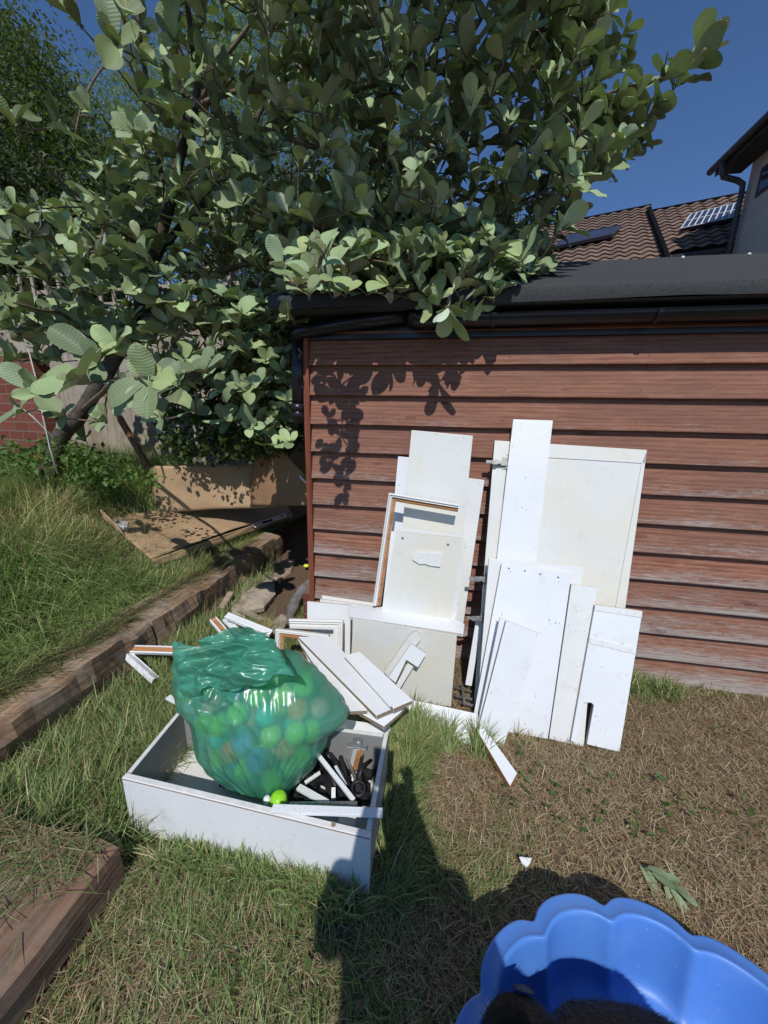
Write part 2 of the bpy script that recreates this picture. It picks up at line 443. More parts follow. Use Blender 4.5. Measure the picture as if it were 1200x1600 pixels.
sheet('lawn', xs, ys, lz2, M_SOIL, 'mown lawn ground in front of the shed')
bx = list(np.arange(-4.4, -1.72, .05))+[-1.72]; bx = [-30, -12, -7]+bx
by = [-12, -6, -4]+list(np.arange(-3, 3.0, .05))+[4, 8, 20]
def bz2(x, y):
    return bank_z(x, y)
sheet('raised_lawn', bx, by, bz2, M_SOIL, 'raised lawn bank above the timber sleepers')

# ------------------------------------------------------------------ shed
SX0, SX1 = -.726, 4.4
shed = thing('shed', 'low shed with red-brown overlapping timber boards and black felt roof', 'shed', (SX0, 0, 0))
def clad_wall(name, x0, x1, z0, nb, yaxis=False, xo=0, parent=None):
    V = []; F = []; UV = []
    step = .05; n = int((x1-x0)/step)+1
    for b in range(nb):
        zb = z0+b*.15; base = len(V)
        for i in range(n):
            x = x0+(x1-x0)*i/(n-1)
            wob = .0035*nz(x*1.3, b*5.1, 0)+.0015*nz(x*7, b*3.3, 2); wy = .004*nz(x*.9, b*2.7, 9)
            yb, yt = -.036-abs(wy), -.003
            prof = [(yb+.027, zb+wob+.001, 0.0), (yb, zb+.0005+wob, 0.0), (yb-.0006, zb+.004+wob, .03), (yt-.004, zb+.150, .97), (yt, zb+.175, 1.0)]
            for (yy, zz, v) in prof:
                V.append((x, yy, zz) if not yaxis else (xo+yy, x, zz)); UV.append((x, b+min(.985, max(.015, v))))
        for i in range(n-1):
            for k in range(4):
                a = base+i*5+k; F.append((a, a+5, a+6, a+1) if not yaxis else (a, a+1, a+6, a+5))
    return bigmesh(name, V, F, [], M_CLAD, uv=UV, parent=parent, org=ORG[parent.name], smooth=False)
w1 = clad_wall('wall', SX0, SX1, 0.0, 13, parent=shed)
w2 = clad_wall('wall', 0, 2.4, 0.0, 13, True, SX0, parent=shed)
mb = MB(); mb.box((SX0+.001, 0.002, -.05), (SX1, 2.4, 1.88)); mb.build('inner_lining', M_BLACKJ, shed)
mb = MB(); mb.box((SX0-.034, -.040, -.02), (SX0-.002, .030, 1.80)); mb.build('corner_post', M_POST, shed, .002)
mb = MB(); mb.box((SX0-.03, -.036, 1.775), (SX1, -.012, 1.885)); mb.build('fascia', M_PIPE, shed, .002)  # fascia carried lower, its black standing in for shade under the eaves
# felt roof: pitched up to a ridge, with a rounded front apron
def roof():
    V = []; F = []; nx = 110; x0, x1 = SX0-.14, SX1+.1
    zf = 1.944; sl = .60; yr = .82
    prof = [(-.186, zf-.068), (-.189, zf-.052), (-.190, zf-.022), (-.186, zf-.012), (-.174, zf-.004), (-.155, zf+.004)]
    for k in range(1, 15):
        y = -.155+(yr+.155)*k/14; prof.append((y, zf+.004+sl*.80*(y+.155)))
    zr = prof[-1][1]
    prof.append((yr+.03, zr-.002)); prof.append((2.5, zr-.75)); prof.append((2.5, zr-.80))
    m = len(prof)
    for i in range(nx):
        x = x0+(x1-x0)*i/(nx-1)
        for j, (y, z) in enumerate(prof):
            w = .006*nz(x*1.7, j*.35, 4)+.003*nz(x*6, j*.9, 8)
            V.append((x, y+(.004*nz(x*2, 7) if j < 6 else 0), z+w))
    for i in range(nx-1):
        for j in range(m-1):
            a = i*m+j; F.append((a, a+m, a+m+1, a+1))
    # soffit underside
    b = len(V)
    for i in (0, nx-1):
        x = x0+(x1-x0)*i/(nx-1)
        V += [(x, -.186, zf-.07), (x, 2.5, zf-.07)]
    F.append((b, b+1, b+3, b+2))
    return bigmesh('roof', V, F, [], M_FELT, parent=shed, org=ORG[shed.name])
roof()
mb = MB()
for x, y in ((1068, 395), (1168, 406)):
    p = on_y(x, y, .70); q = Vector((p.x, p.y, 1.948+.48*(p.y+.155)))
    mb = MB(); mb.tube([q, q+Vector((0, -.004, .012))], [.012, .006], 8)
    mb.build('roof_nail', M_PAPER, shed)
# gutter
def gutter():
    mb = MB(); x0, x1 = -.16, SX1; cy_, cz = -.105, 1.846; r = .042
    out = [(cy_+r*math.cos(a), cz+r*math.sin(a)) for a in [math.pi*(1+k/10) for k in range(11)]]
    inn = [(cy_+(r-.003)*math.cos(a), cz+(r-.003)*math.sin(a)) for a in [math.pi*(2-k/10) for k in range(11)]]
    prof = out+inn
    mb.prism([(x0, y, z) for y, z in prof], Vector((x1-x0, 0, 0)))
    mb.tube([(x0, cy_-r, cz), (x1, cy_-r, cz)], .0045, 8)
    g = mb.build('gutter', M_PIPE, shed)
    for x in (.18, .85, 1.5, 2.3):
        b = MB(); r2 = .048
        pr = [(cy_+r2*math.cos(a), cz+r2*math.sin(a)) for a in [math.pi*(1+k/10) for k in range(11)]]
        pr += [(cy_+(r2-.003)*math.cos(a), cz+(r2-.003)*math.sin(a)) for a in [math.pi*(2-k/10) for k in range(11)]]
        b.prism([(x, y, z) for y, z in pr], Vector((.022, 0, 0))); b.build('gutter_bracket', M_PIPE, g)
gutter()
mb = MB()
A = on_y(660, 497, -.086); B = on_y(640, 492, -.086); Cc = on_y(560, 503, -.08); D = on_y(470, 518, -.05)
mb.tube([A, B], .046, 16); mb.tube([A+Vector((.05, 0, 0)), A], .050, 16)
mb.tube([B, Cc, D, D+Vector((-.03, 0, -.03))], .032, 14)
mb.build('pipe_offset', M_PIPE, shed)
dpx = on_y(466, 520, -.03)
mb = MB(); top = Vector((dpx.x, -.03, 1.80)); bot = on_y(466, 640, -.03)
mb.tube([top, Vector((bot.x, -.03, bot.z))], .034, 18)
mb.tube([Vector((bot.x, -.03, bot.z+.03)), Vector((bot.x, -.03, bot.z-.01))], .040, 18)
mb.tube([Vector((bot.x, -.03, bot.z)), Vector((bot.x, -.033, bot.z-.03)), Vector((bot.x+.005, -.05, bot.z-.055))], [.037, .037, .035], 16)
dp = mb.build('downpipe', M_PIPE, shed)
b = MB(); b.box((bot.x-.04, -.05, bot.z+.11), (SX0-.03, -.028, bot.z+.125)); b.build('pipe_clip', M_PIPE, dp)
mb = MB(); mb.box((SX0-.02, -.02, -.1), (SX0+.5, .10, .0)); 
mb = MB(); mb.box((SX0-.10, .02, -.05), (SX0-.036, .30, .30)); mb.build('plinth', M_BRICK, shed)

# ------------------------------------------------------------------ timber sleepers
def timber(name, label, x0, x1, y0, y1, z0, z1, mat, rough=.012, seed=0, endtaper=0):
    V = []; F = []; n = int((y1-y0)/.035)+2
    prof = [(0, 0), (0, 1), (.05, 1), (.3, 1), (.6, 1), (.92, 1), (1, .93), (1, .6), (1, .3), (1, 0)]
    m = len(prof)
    for i in range(n):
        y = y0+(y1-y0)*i/(n-1)
        for j, (a, c) in enumerate(prof):
            w = rough*nz(y*3.1, j*1.7, seed)+rough*.5*nz(y*13, j*2.1, seed+5)
            x = x0+(x1-x0)*a + (w if a > .9 else 0)
            z = z0+(z1-z0)*c + (w*.7 if c > .9 else 0)
            if a > .9 and c > .9: z -= abs(nz(y*5, 0, seed+9))*rough*1.3; x -= abs(nz(y*4, 1, seed+4))*rough*1.3
            V.append((x, y, z))
    for i in range(n-1):
        for j in range(m-1):
            a = i*m+j; F.append((a, a+1, a+m+1, a+m))
    b = len(V)
    for e in (0, n-1):
        cidx = len(V); V.append(((x0+x1)/2, y0 if e == 0 else y1, (z0+z1)/2))
        for j in range(m-1):
            F.append((e*m+j, e*m+j+1, cidx, cidx))
    F4 = [f for f in F if f[2] != f[3]]; F3 = [f[:3] for f in F if f[2] == f[3]]
    o = bigmesh(name, V, F4, F3, mat, org=Vector(((x0+x1)/2, (y0+y1)/2, z0)), smooth=False)
    return o
o = timber('timber_sleeper', '', -1.755, -1.545, -1.9, -.40, 0, .250, M_SLEEPER, .030, 1); tag(o, 'weathered sleeper edging the raised lawn, the one nearest the viewer', 'sleeper', 'sleepers edging the raised lawn')
o = timber('timber_sleeper', '', -1.765, -1.55, -.385, .42, 0, .262, M_SLEEPER, .036, 2); tag(o, 'split weathered sleeper in the middle of the raised lawn edge', 'sleeper', 'sleepers edging the raised lawn')
o = timber('timber_sleeper', '', -1.76, -1.56, .435, 1.25, 0, .27, M_SLEEPER, .028, 3); tag(o, 'sleeper under the flat cardboard at the far end of the raised lawn edge', 'sleeper', 'sleepers edging the raised lawn')
o = timber('timber_sleeper', '', -1.42, -.862, -3.2, -1.285, 0, .135, M_STEP, .009, 4); tag(o, 'dark brown low timber step with cut grass on it, bottom left', 'sleeper')

# ------------------------------------------------------------------ fence with trellis, brick wall
def fence():
    YF = 1.62
    l = on_y(-60, 730, YF).x; r_ = -.95
    ztop = 2.50; zb = .5
    f = thing('fence', 'weathered close-board timber fence with square trellis along its top', 'fence', ((l+r_)/2, YF, zb))
    mb = MB(); x = l; k = 0
    while x < r_:
        w = .118+.01*nz(k*1.3, 2); dz = .012*nz(k*2.1, 5)
        tw = .006*nz(k*3.7, 1)
        mb.prism([(x, YF-.02+tw, zb), (x+w, YF-.012-tw, zb), (x+w, YF-.012-tw, ztop+dz), (x, YF-.02+tw, ztop+dz)], Vector((0, .014, 0)))
        x += w-.008 if False else w+.004; k += 1
    mb.build('fence_board', M_FENCE, f, .0015)
    mb = MB()
    for z in (.9, 1.7, 2.4): mb.box((l, YF+.006, z), (r_, YF+.05, z+.06))
    mb.build('rail', M_FENCE, f)
    x = l+.25
    while x < r_:
        mb = MB(); mb.box((x, YF-.03+.036, .4), (x+.08, YF+.09, 2.86)); mb.build('post', M_FENCE, f, .002); x += 1.83
    t = MB(); x = l
    while x < r_:
        t.box((x, YF-.028, ztop-.02), (x+.036, YF-.010, ztop+.36)); x += .165
    for z in (ztop+.03, ztop+.17, ztop+.33): t.box((l, YF-.008, z), (r_, YF+.010, z+.036))
    t.build('trellis', M_FENCE, f, .001)
fence()
P0 = on_y(-40, 700, .75); P1 = on_y(76, 700, .45)
mb = MB(); d = (P1-P0).normalized()
mb.prism([(0, 0, 0), (2.6, 0, 0), (2.6, 0, 1.42), (0, 0, 1.42)], Vector((0, .11, 0)))
bw = mb.build('brick_wall', M_BRICK, None, 0, (0, 0, 0))
a_ = math.atan2(P1.y-P0.y, P1.x-P0.x)
bw.rotation_euler = (0, 0, a_)
bw.location = (P1.x-2.6*math.cos(a_), P1.y-2.6*math.sin(a_), .42)
tag(bw, 'red brick garden wall at the left edge behind the long grass', 'brick wall')

# ------------------------------------------------------------------ panels leaning on the shed: right-hand stack
WP = [M_WHITE, M_CHIPW]; CP = [M_CREAM, M_CHIPW]; OP = [M_OFFW, M_CHIPW]
G_ = 'white boards leaning on the shed'
def board(label, px, pl, t=.016, mats=None, holes=(), cat='board', name='board', group=None, **kw):
    o = slab(name, px, pl, t, mats or WP, None, holes=holes, **kw); tag(o, label, cat, group); return o
# big door behind
PR1 = lean(-.40, -.035, 1.29)
dr = thing('hinged_board', 'large cream door panel with grey hinges on its left edge, widest of the right stack', 'door', tuple(on_z(860, 1130, 0)))
slab('panel', [(773, 688), (1011, 703), (962, 1060), (741, 1100)], PR1, .018, CP, dr, holes=((988, 733, .002), (979, 783, .002), (978, 793, .002), (932, 815, .002)))
nrm = PR1[1]
PF = (PR1[0]+nrm*.004, nrm)
mb = MB()
for q in ([(773, 688), (1011, 703), (1008, 724), (792, 711)], [(1011, 703), (968, 950), (962, 948), (1003, 723)], [(773, 688), (792, 711), (766, 1000), (748, 1000)]):
    mb.prism([on_p(x, y, PF) for x, y in q], -nrm*.0035, 0, 0)
mb.build('raised_rim', [M_CREAM], dr, .0008)
def hinge(x, y, pl, parent, s=1.0, up=Vector((0, 0, 1))):
    """concealed cabinet hinge: cup plate on the board, arm reaching left off the edge"""
    n = pl[1]; p = on_p(x, y, pl); L = Vector((-1, 0, 0)); L = (L-n*L.dot(n)).normalized(); U = n.cross(L)*-1
    mb = MB()
    def bx(a0, a1, b0, b1, c0, c1):
        mb.prism([p+L*a+U*b+n*c1 for a, b in ((a0, b0), (a1, b0), (a1, b1), (a0, b1))], -n*(c1-c0))
    bx(-.018*s, .004*s, -.026*s, .026*s, .0, .003)
    bx(-.012*s, .03*s, -.012*s, .012*s, .003, .014*s)
    bx(.01*s, .075*s, -.007*s, .007*s, .012*s, .024*s)
    bx(.028*s, .05*s, -.011*s, .011*s, .010*s, .028*s)
    mb.disc(p+L*-.004*s+n*.003, n, .016*s, .006, 14)
    mb.tube([p+L*.04*s+U*.012*s+n*.02*s, p+L*.04*s-U*.012*s+n*.02*s], .004*s, 8)
    for a, b in ((-.012, .019), (-.012, -.019), (.066, 0)):
        mb.disc(p+L*a*s+U*b*s+n*(.003 if a < 0 else .024*s), n, .0045*s, .002, 8)
    return mb.build('hinge', M_STEELD, parent, .0005)
hinge(786, 724, PF, dr, 1.15); hinge(758, 905, (PF[0]+nrm*.012, nrm), dr, 1.05); hinge(752, 966, (PF[0]+nrm*.02, nrm), dr, .95)
# thin strips / panel edges at the lower left of the door
for k, (xa, xb, ya, yb, yt) in enumerate(((727, 737, 1072, 968, .36), (741, 747, 1094, 930, .42), (750, 756, 1100, 920, .47))):
    board(['white strip leaning at the left of the big door, leftmost of three', 'white strip leaning at the left of the big door, middle of three', 'white strip leaning at the left of the big door, rightmost of three'][k],
          [(xa+6+int((1075-yb)*.105), yb), (xb+5+int((1075-yb)*.105), yb), (xb, ya), (xa, ya-2)], lean(-yt, -.06-.02*k), .018, WP, cat='strip', name='edge_strip')
# R3 tall narrow plank
board('tall narrow white plank standing highest of all, in front of the big cream door', [(802, 655), (864, 657), (835, 905), (773, 900)], lean(-.415, -.06, 1.29), .016,
      holes=((821, 746, .0035), (816, 793, .0035), (818, 788, .0015), (842, 702, .001)))
# R4 panel whose chipped top edge shows
board('white board with chipped top edge just behind the board with a row of screw holes', [(764, 873), (912, 886), (880, 1120), (745, 1112)], lean(-.50, -.10), .016, [M_OFFW, M_CHIPW])
PR5 = lean(-.525, -.125)
board('large white board with screw holes along its top, wood stains at the foot', [(784, 881), (893, 897), (855, 1162), (796, 1150), (740, 1118)], PR5, .016,
      holes=((795, 888, .005), (797, 893, .003), (820, 892, .005), (844, 897, .005), (872, 902, .005), (873, 909, .003), (784, 957, .003), (784, 961, .003), (858, 969, .004), (859, 975, .003), (868, 973, .004), (874, 974, .003), (837, 1085, .003), (837, 1089, .003)), mats=[M_WHITE, M_CHIPW])
board('narrow white plank standing between the screw-holed board and the slotted board', [(893, 913), (933, 918), (912, 1170), (858, 1154)], lean(-.53, -.14), .016, [M_OFFW, M_CHIPW], holes=((904, 975, .002),))
PR8 = lean(-.548, -.155)
sb = board('white board with a narrow slot cut up from its foot, rightmost of the leaning boards', [(930, 945), (1004, 955), (968, 1175), (917, 1163), (928, 1102), (924, 1098), (912, 1098), (899, 1160), (892, 1158)], PR8, .022,
      holes=((972, 1006, .0035), (972, 998, .002), (930, 1060, .002), (975, 1040, .0015), (944, 1122, .0015)))
n8 = PR8[1]; mb = MB(); P8 = (PR8[0]+n8*.003, n8)
pts = []
for k in range(15): pts.append((921+k*5, 996+k*1.2+2.0*nz(k*.9, 3)))
low = [(x, y+9+3*nz(x*.2, 8)) for x, y in reversed(pts)]
mb.prism([on_p(x, y, P8) for x, y in pts+low], -n8*.0025, 0, 0); mb.build('old_sealant', M_OFFW, sb)
mb = MB(); mb.prism([on_p(x, y, P8) for x, y in ((930, 945), (1004, 955), (1003, 965), (929, 954))], -n8*.0028, 0, 0); mb.build('edge_lipping', M_OFFW, sb, .0006)
# R6 leaning little board in front
board('small white board leaning askew at the front of the right stack', [(791, 970), (845, 991), (786, 1168), (744, 1152)], lean(-.60, -.235), .015,
      mats=[M_WHITE, M_CHIPW], holes=((778, 1076, .002),))
board('thin white offcut whose corner pokes up behind the askew small board', [(781, 965), (792, 970), (757, 1130), (747, 1128)], lean(-.575, -.20), .012, WP, name='offcut', cat='offcut')

# ------------------------------------------------------------------ left-hand stack, on and behind the carcass
YC = -.42
c_tl, c_tr, c_br = on_y(553, 966, YC), on_y(713, 993, YC), on_y(704, 1108, YC)
car = thing('cabinet_carcass', 'cream cabinet body with white top ledge, against the shed under the left stack', 'cabinet', (c_tl.x+.2, YC, 0))
ZC = (c_tl.z+c_tr.z)/2
PCF = (Vector((0, YC, 0)), Vector((0.02, -1, 0)).normalized())
slab('front_panel', [(552, 966), (714, 993), (704, 1112), (545, 1092)], PCF, .016, [M_CREAM, M_CHIPW], car, holes=((707, 1003, .002),))
mb = MB()
tz = [on_p(x, y, plane3(c_tl+Vector((0, 0, .012)), c_tr+Vector((0, 0, .012)), c_tl+Vector((0, .3, .02)))) for x, y in ((546, 949), (548, 962), (725, 991), (727, 978), (700, 968))]
zb_ = Vector((0, 0, -.017))
tl = on_y(546, 950, YC+.12)
ledge = plane3(c_tl+Vector((0, -.012, .010)), c_tr+Vector((0, -.012, .010)), c_tl+Vector((0, .3, .010)))
lp = [on_p(x, y, ledge) for x, y in ((545, 946), (546, 963), (724, 990), (726, 975), (700, 962), (610, 948))]
mb.prism(lp, Vector((0, 0, -.018)), 0, 1); mb.build('top_ledge', [M_WHITE, M_CHIPW], car, .0015)
mb = MB(); mb.prism([c_tr+Vector((-.016, .017, -.02)), c_tr+Vector((-.016, .17, -.02)), Vector((c_tr.x-.04, YC+.17, 0)), Vector((c_tr.x-.04, YC+.017, 0))], Vector((.014, 0, 0)))
mb.build('side_panel', [M_CREAM], car)
def cl(yt): return plane3(Vector((-1, YC+.10, ZC)), Vector((1, YC+.10, ZC)), Vector((0, yt, 1.31)))
def lz_(yb, yt): return plane3(Vector((-1, yb, ZC)), Vector((1, yb, ZC)), Vector((0, yt, 1.31)))
board('white sliver of a board at the far back left of the left stack', [(622, 713), (700, 720), (690, 900), (605, 900)], lz_(-.165, -.026), .014)
board('tallest cream board in the left stack, plain faced', [(643, 672), (739, 681), (719, 880), (624, 872)], lz_(-.215, -.070), .014, CP, holes=((678, 712, .0015),))
board('cream-edged narrow board standing at the right of the left stack', [(690, 742), (757, 750), (724, 974), (690, 968)], lz_(-.19, -.048), .014, [M_OFFW, M_CHIPW])
# L frame of moulding
PFm = lz_(-.30, -.145)
def moulding(name, segs, pl, parent=None, w=.03, h=.018, colr=None, flip=1):
    """mitred picture-frame moulding along pixel polyline; bare wood band inside, white bead outside"""
    n = pl[1]; pts = [on_p(x, y, pl) for x, y in segs]
    prof = [(0, 0), (0, h), (.18, h*1.15), (.30, h*.85), (.42, h*.9), (.55, h*.45), (.75, h*.55), (1, h*.4), (1, 0)]
    mb = MB(); N = len(pts); V = []
    for i, p in enumerate(pts):
        if i == 0: d = (pts[1]-p).normalized(); s = n.cross(d)*flip; k = 1
        elif i == N-1: d = (p-pts[i-1]).normalized(); s = n.cross(d)*flip; k = 1
        else:
            d1 = (p-pts[i-1]).normalized(); d2 = (pts[i+1]-p).normalized(); s1 = n.cross(d1)*flip; s2 = n.cross(d2)*flip
            s = (s1+s2).normalized(); k = 1/max(.3, s.dot(s1))
        V.append([p+s*k*w*a+n*b for a, b in prof])
    m = len(prof)
    for i in range(N-1):
        for j in range(m):
            j2 = (j+1) % m
            mb.add([V[i][j], V[i][j2], V[i+1][j2], V[i+1][j]], [(0, 1, 2, 3)], 1 if j in (5, 6) and colr else 0)
    mb.add(V[0], [tuple(range(m))], 2); mb.add(V[-1], [tuple(range(m))], 2)
    return mb.build(name, [M_OFFW, colr or M_OFFW, M_BARE], parent)
o = moulding('door_frame_piece', [(584, 943), (609, 770), (717, 788)], PFm, None, .038, .034, M_BARE, -1)
tag(o, 'L-shaped white mitred frame with bare orange wood inside, on the left stack', 'frame')
PL5 = lz_(-.315, -.20)
ac = board('cream access panel with four screw caps and a chipped six-sided patch', [(619, 831), (722, 841), (702, 978), (596, 962)], PL5, .016, CP,
           holes=((706, 899, .0015), (703, 923, .0015), (669, 970, .0015)), name='access_panel', cat='panel')
n5 = PL5[1]
for x, y in ((629, 841), (700, 851), (614, 957), (685, 969)):
    mb = MB(); mb.disc(on_p(x, y, PL5), n5, .0065, .0018, 14); mb.build('screw_cap', M_SCREW, ac)
P5b = (PL5[0]+n5*.010, n5)
mb = MB(); mb.prism([on_p(x, y, P5b) for x, y in ((645, 869), (653, 863), (691, 865), (692, 869), (688, 886), (671, 884), (664, 881), (656, 882), (645, 875))], -n5*.0085)
mb.build('raised_patch', [M_OFFW], ac, .0008)
mb = MB(); P5c = (PL5[0]+n5*.002, n5)
mb.prism([on_p(x, y, P5c) for x, y in ((596, 953), (702, 967), (702, 978), (596, 962))], -n5*.0018); mb.build('lower_strip', [M_WHITE], ac)
board('thin white strip peeping out left of the access panel', [(611, 830), (622, 831), (600, 962), (596, 962)], lz_(-.300, -.172), .010, WP, name='edge_strip', cat='strip')
board('thin broken cream strip behind the right edge of the access panel', [(716, 840), (727, 842), (726, 868), (722, 870), (726, 880), (716, 940), (713, 942), (716, 948), (711, 974), (701, 973)], lz_(-.285, -.155), .010, OP, name='edge_strip', cat='strip')
board('white board whose top edge shows just above the access panel', [(624, 823), (721, 836), (702, 966), (600, 955)], lz_(-.270, -.125), .012, OP)
# pieces at the left of the carcass
def stack_strip(label, px, Y, t=.016):
    o = slab('board', px, (Vector((0, Y, 0)), Vector((0, -1, .25)).normalized()), t, OP); tag(o, label, 'board')
stack_strip('white board edge lowest of the three low strips against the shed wall', [(500, 936), (582, 948), (580, 1030), (500, 1018)], -.15)
stack_strip('white board edge in the middle of the three low strips against the shed wall', [(503, 930), (583, 942), (582, 960), (502, 950)], -.115)
stack_strip('white board edge topmost of the three low strips against the shed wall', [(506, 925), (584, 937), (582, 960), (506, 948)], -.075)
board('plain white board low at the left, its top edge level with the carcass ledge', [(480, 940), (548, 946), (546, 1060), (480, 1050)], (Vector((0, -.235, 0)), Vector((0, -1, .2)).normalized()), .016, WP)
PFr = (Vector((0, -.33, 0)), Vector((0, -1, .35)).normalized())
o = moulding('door_frame_piece', [(454, 966), (537, 968), (535, 1060)], PFr, None, .055, .02, None, -1); tag(o, 'white mitred frame corner between the plain low board and the chipboard planks', 'frame')
PFr2 = (Vector((0, -.43, 0)), Vector((0, -1, .35)).normalized())
o = moulding('door_frame_piece', [(432, 1030), (434, 981), (516, 991)], PFr2, None, .040, .028, M_BARE, -1); tag(o, 'white frame corner with bare wood inside, just behind the green bag', 'frame')

# low plank and stick on the ground
PLo = plane3(on_z(640, 1137, .0), on_z(745, 1167, .0), on_y(705, 1105, -.50))
board('white plank with a notched corner lying on its edge in the grass below the carcass', [(608, 1092), (640, 1093), (690, 1103), (745, 1115), (757, 1120), (755, 1128), (750, 1134), (744, 1167), (638, 1136), (600, 1120)], PLo, .016, WP, name='plank', cat='plank')
PSt = plane3(on_z(752, 1178, .055), on_z(797, 1229, .035), on_z(808, 1208, .045))
board('short white stick with a bare sawn end lying on the brown thatch', [(745, 1140), (757, 1138), (808, 1208), (797, 1228)], PSt, .028, [M_WHITE, M_BARE], name='stick', cat='stick')
# small hinge hardware on the ground between the stacks
hw = thing('hinge_hardware', 'small tangle of metal hinge parts on the ground between the two stacks', 'hardware', tuple(on_z(724, 1095, 0)))
for k, (x0, y0, x1, y1, z) in enumerate(((708, 1072, 738, 1080, .03), (712, 1086, 738, 1092, .035), (718, 1096, 740, 1102, .03), (722, 1068, 726, 1100, .05))):
    mb = MB(); a = on_z(x0, y0, z+.01); b = on_z(x1, y1, z+.015); dd = (b-a).normalized(); s = Vector((0, 0, 1)).cross(dd)*.006
    mb.prism([a-s, b-s, b+s, a+s], Vector((0, 0, -.008)))
    for q in (.2, .5, .8): mb.disc(a.lerp(b, q), (0, 0, 1), .0035, .002, 8)
    mb.build('hinge_arm', M_STEELD, hw, .0006)

# ------------------------------------------------------------------ box (upturned drawer carcass) on the lawn
ZB = .225
fl, fr, br_, bl_ = on_z(190, 1215, ZB), on_z(578, 1309, ZB), on_z(607, 1146, ZB), on_z(284, 1104, ZB)
box = thing('drawer_box', 'open white cabinet box lying on the grass, filled with fittings and scrap', 'box', ((fl.x+fr.x)/2, (fl.y+br_.y)/2, 0))
T = .017
def wallp(name, a, b, inward, z0, z1, mats, t=T, parent=box, bev=.0015):
    mb = MB(); A = Vector((a.x, a.y, z1)); B_ = Vector((b.x, b.y, z1))
    mb.prism([A, B_, Vector((b.x, b.y, z0)), Vector((a.x, a.y, z0))], inward.normalized()*t, 0, 1); return mb.build(name, mats, parent, bev)
ex = (fr-fl).normalized(); ey = Vector((-ex.y, ex.x, 0))
M_RIM = simple('worn_rim', (.72, .70, .66), .6, .12, 40, .3)
M_INN = simple('shaded_box_wall', (.26, .26, .25), .5, .15, 6, .1)  # white box walls toned grey, their shade put into the colour
def mbox_front():
    mb = MB(); A, B_ = fl, fr
    mb.prism([A, B_, Vector((B_.x, B_.y, 0)), Vector((A.x, A.y, 0))], ey*T, 0, 1)
    return mb.build('front_panel', [M_WHITE, M_RIM], box, .002)
fp = mbox_front()
mb = MB(); A = fl+Vector((0, 0, .0012))-ey*.0015; B_ = fr+Vector((0, 0, .0012))-ey*.0015
mb.prism([A+Vector((0, 0, -.004)), B_+Vector((0, 0, -.004)), B_+Vector((0, 0, -.0065)), A+Vector((0, 0, -.0065))], ey*.003); mb.build('bare_edge', M_CHIP, fp)
mb = MB(); c_ = on_p(521, 1288, (Vector((0, 0, ZB+.002)), Vector((0, 0, 1)))); mb.disc(c_, (0, 0, 1), .007, .0008, 6); mb.build('chipped_spot', M_CHIP, fp)
wallp('side_panel', fl+ey*(T+.001), bl_, ex, 0, ZB, [M_INN, M_RIM])
wallp('side_panel', fr-ex*T+ey*(T+.001), br_-ex*T, ex, 0, ZB-.002, [M_INN, M_RIM])
wallp('back_panel', bl_+ex*(T+.001), br_-ex*(T+.001), ey*-1, 0, ZB-.004, [M_INN, M_RIM])
mb = MB(); z = .030
mb.prism([fl+ex*T+ey*T-Vector((0, 0, ZB-z)), fr-ex*T+ey*T-Vector((0, 0, ZB-z)), br_-ex*T-Vector((0, 0, ZB-z)), bl_+ex*T-Vector((0, 0, ZB-z))], Vector((0, 0, -.02)))
mb.build('base_panel', M_OFFW, box)
# white moulded rail across the back
PRb = (Vector((0, 0, ZB+.012)), Vector((0, -.25, 1)).normalized())
mb = MB()
q = [on_p(x, y, PRb) for x, y in ((520, 1120), (612, 1135), (600, 1157), (505, 1143))]
mb.prism(q, Vector((0, 0, -.02)), 0, 0); o = mb.build('moulded_rail', [M_WHITE], None, .004)
tag(o, 'white moulded rail lying across the back rim of the box under the planks', 'rail')
M_FLR = None
# contents
def flat(name, label, px, z0, z1, t, mats, cat, holes=0, parent=None, hr=.0035, bevel=.001):
    """bar between two pixel ends; px = (x0,y0,x1,y1,width_m)"""
    x0, y0, x1, y1, w = px; a = on_z(x0, y0, z0); b = on_z(x1, y1, z1); d = (b-a).normalized(); s = d.cross(Vector((0, 0, 1))).normalized()*(w/2); n = s.cross(d).normalized()
    if n.z < 0: n = -n
    mb = MB(); mb.prism([a-s, b-s, b+s, a+s], -n*t, 0, 1 if len(mats) > 1 else 0)
    for k in range(holes): mb.disc(a.lerp(b, (k+.5)/holes), n, hr, .0006, 8, len(mats))
    ms = list(mats)+([M_HOLE] if holes else [])
    o = mb.build(name, ms, parent, bevel)
    if label: tag(o, label, cat)
    return o
flat('slotted_rail', 'long white slotted rail lying over the front right corner of the box', (425, 1262, 598, 1268, .022), ZB+.012, ZB+.012, .010, [M_WHITE], 'rail', 22, hr=.0018)
flat('metal_rail', 'grey perforated steel rail just behind the long white slotted rail', (452, 1256, 558, 1255, .014), .18, .19, .014, [M_STEEL], 'rail', 9, hr=.003)
flat('drawer_runner', 'white metal runner lying diagonally in the box, its top under the bag', (497, 1178, 553, 1249, .013), .20, .175, .010, [M_WHITE], 'runner', 3, hr=.002)
flat('drawer_runner', 'white perforated runner lying by the bag near the front of the box', (466, 1228, 512, 1254, .020), .135, .150, .010, [M_WHITE], 'runner', 4, hr=.002)
flat('timber_offcut', 'white offcut with a dark side standing in the middle of the box right half', (556, 1167, 547, 1200, .026), .17, .08, .03, [M_WHITE, M_BARE], 'offcut')
flat('timber_offcut', 'cream offcut at the back of the box beside the metal hinge clip', (541, 1152, 531, 1170, .03), .12, .08, .02, [M_OFFW, M_CHIPW], 'offcut')
flat('timber_offcut', 'pale offcut lying by the right wall inside the box', (566, 1192, 556, 1222, .04), .07, .06, .02, [M_OFFW, M_CHIPW], 'offcut')
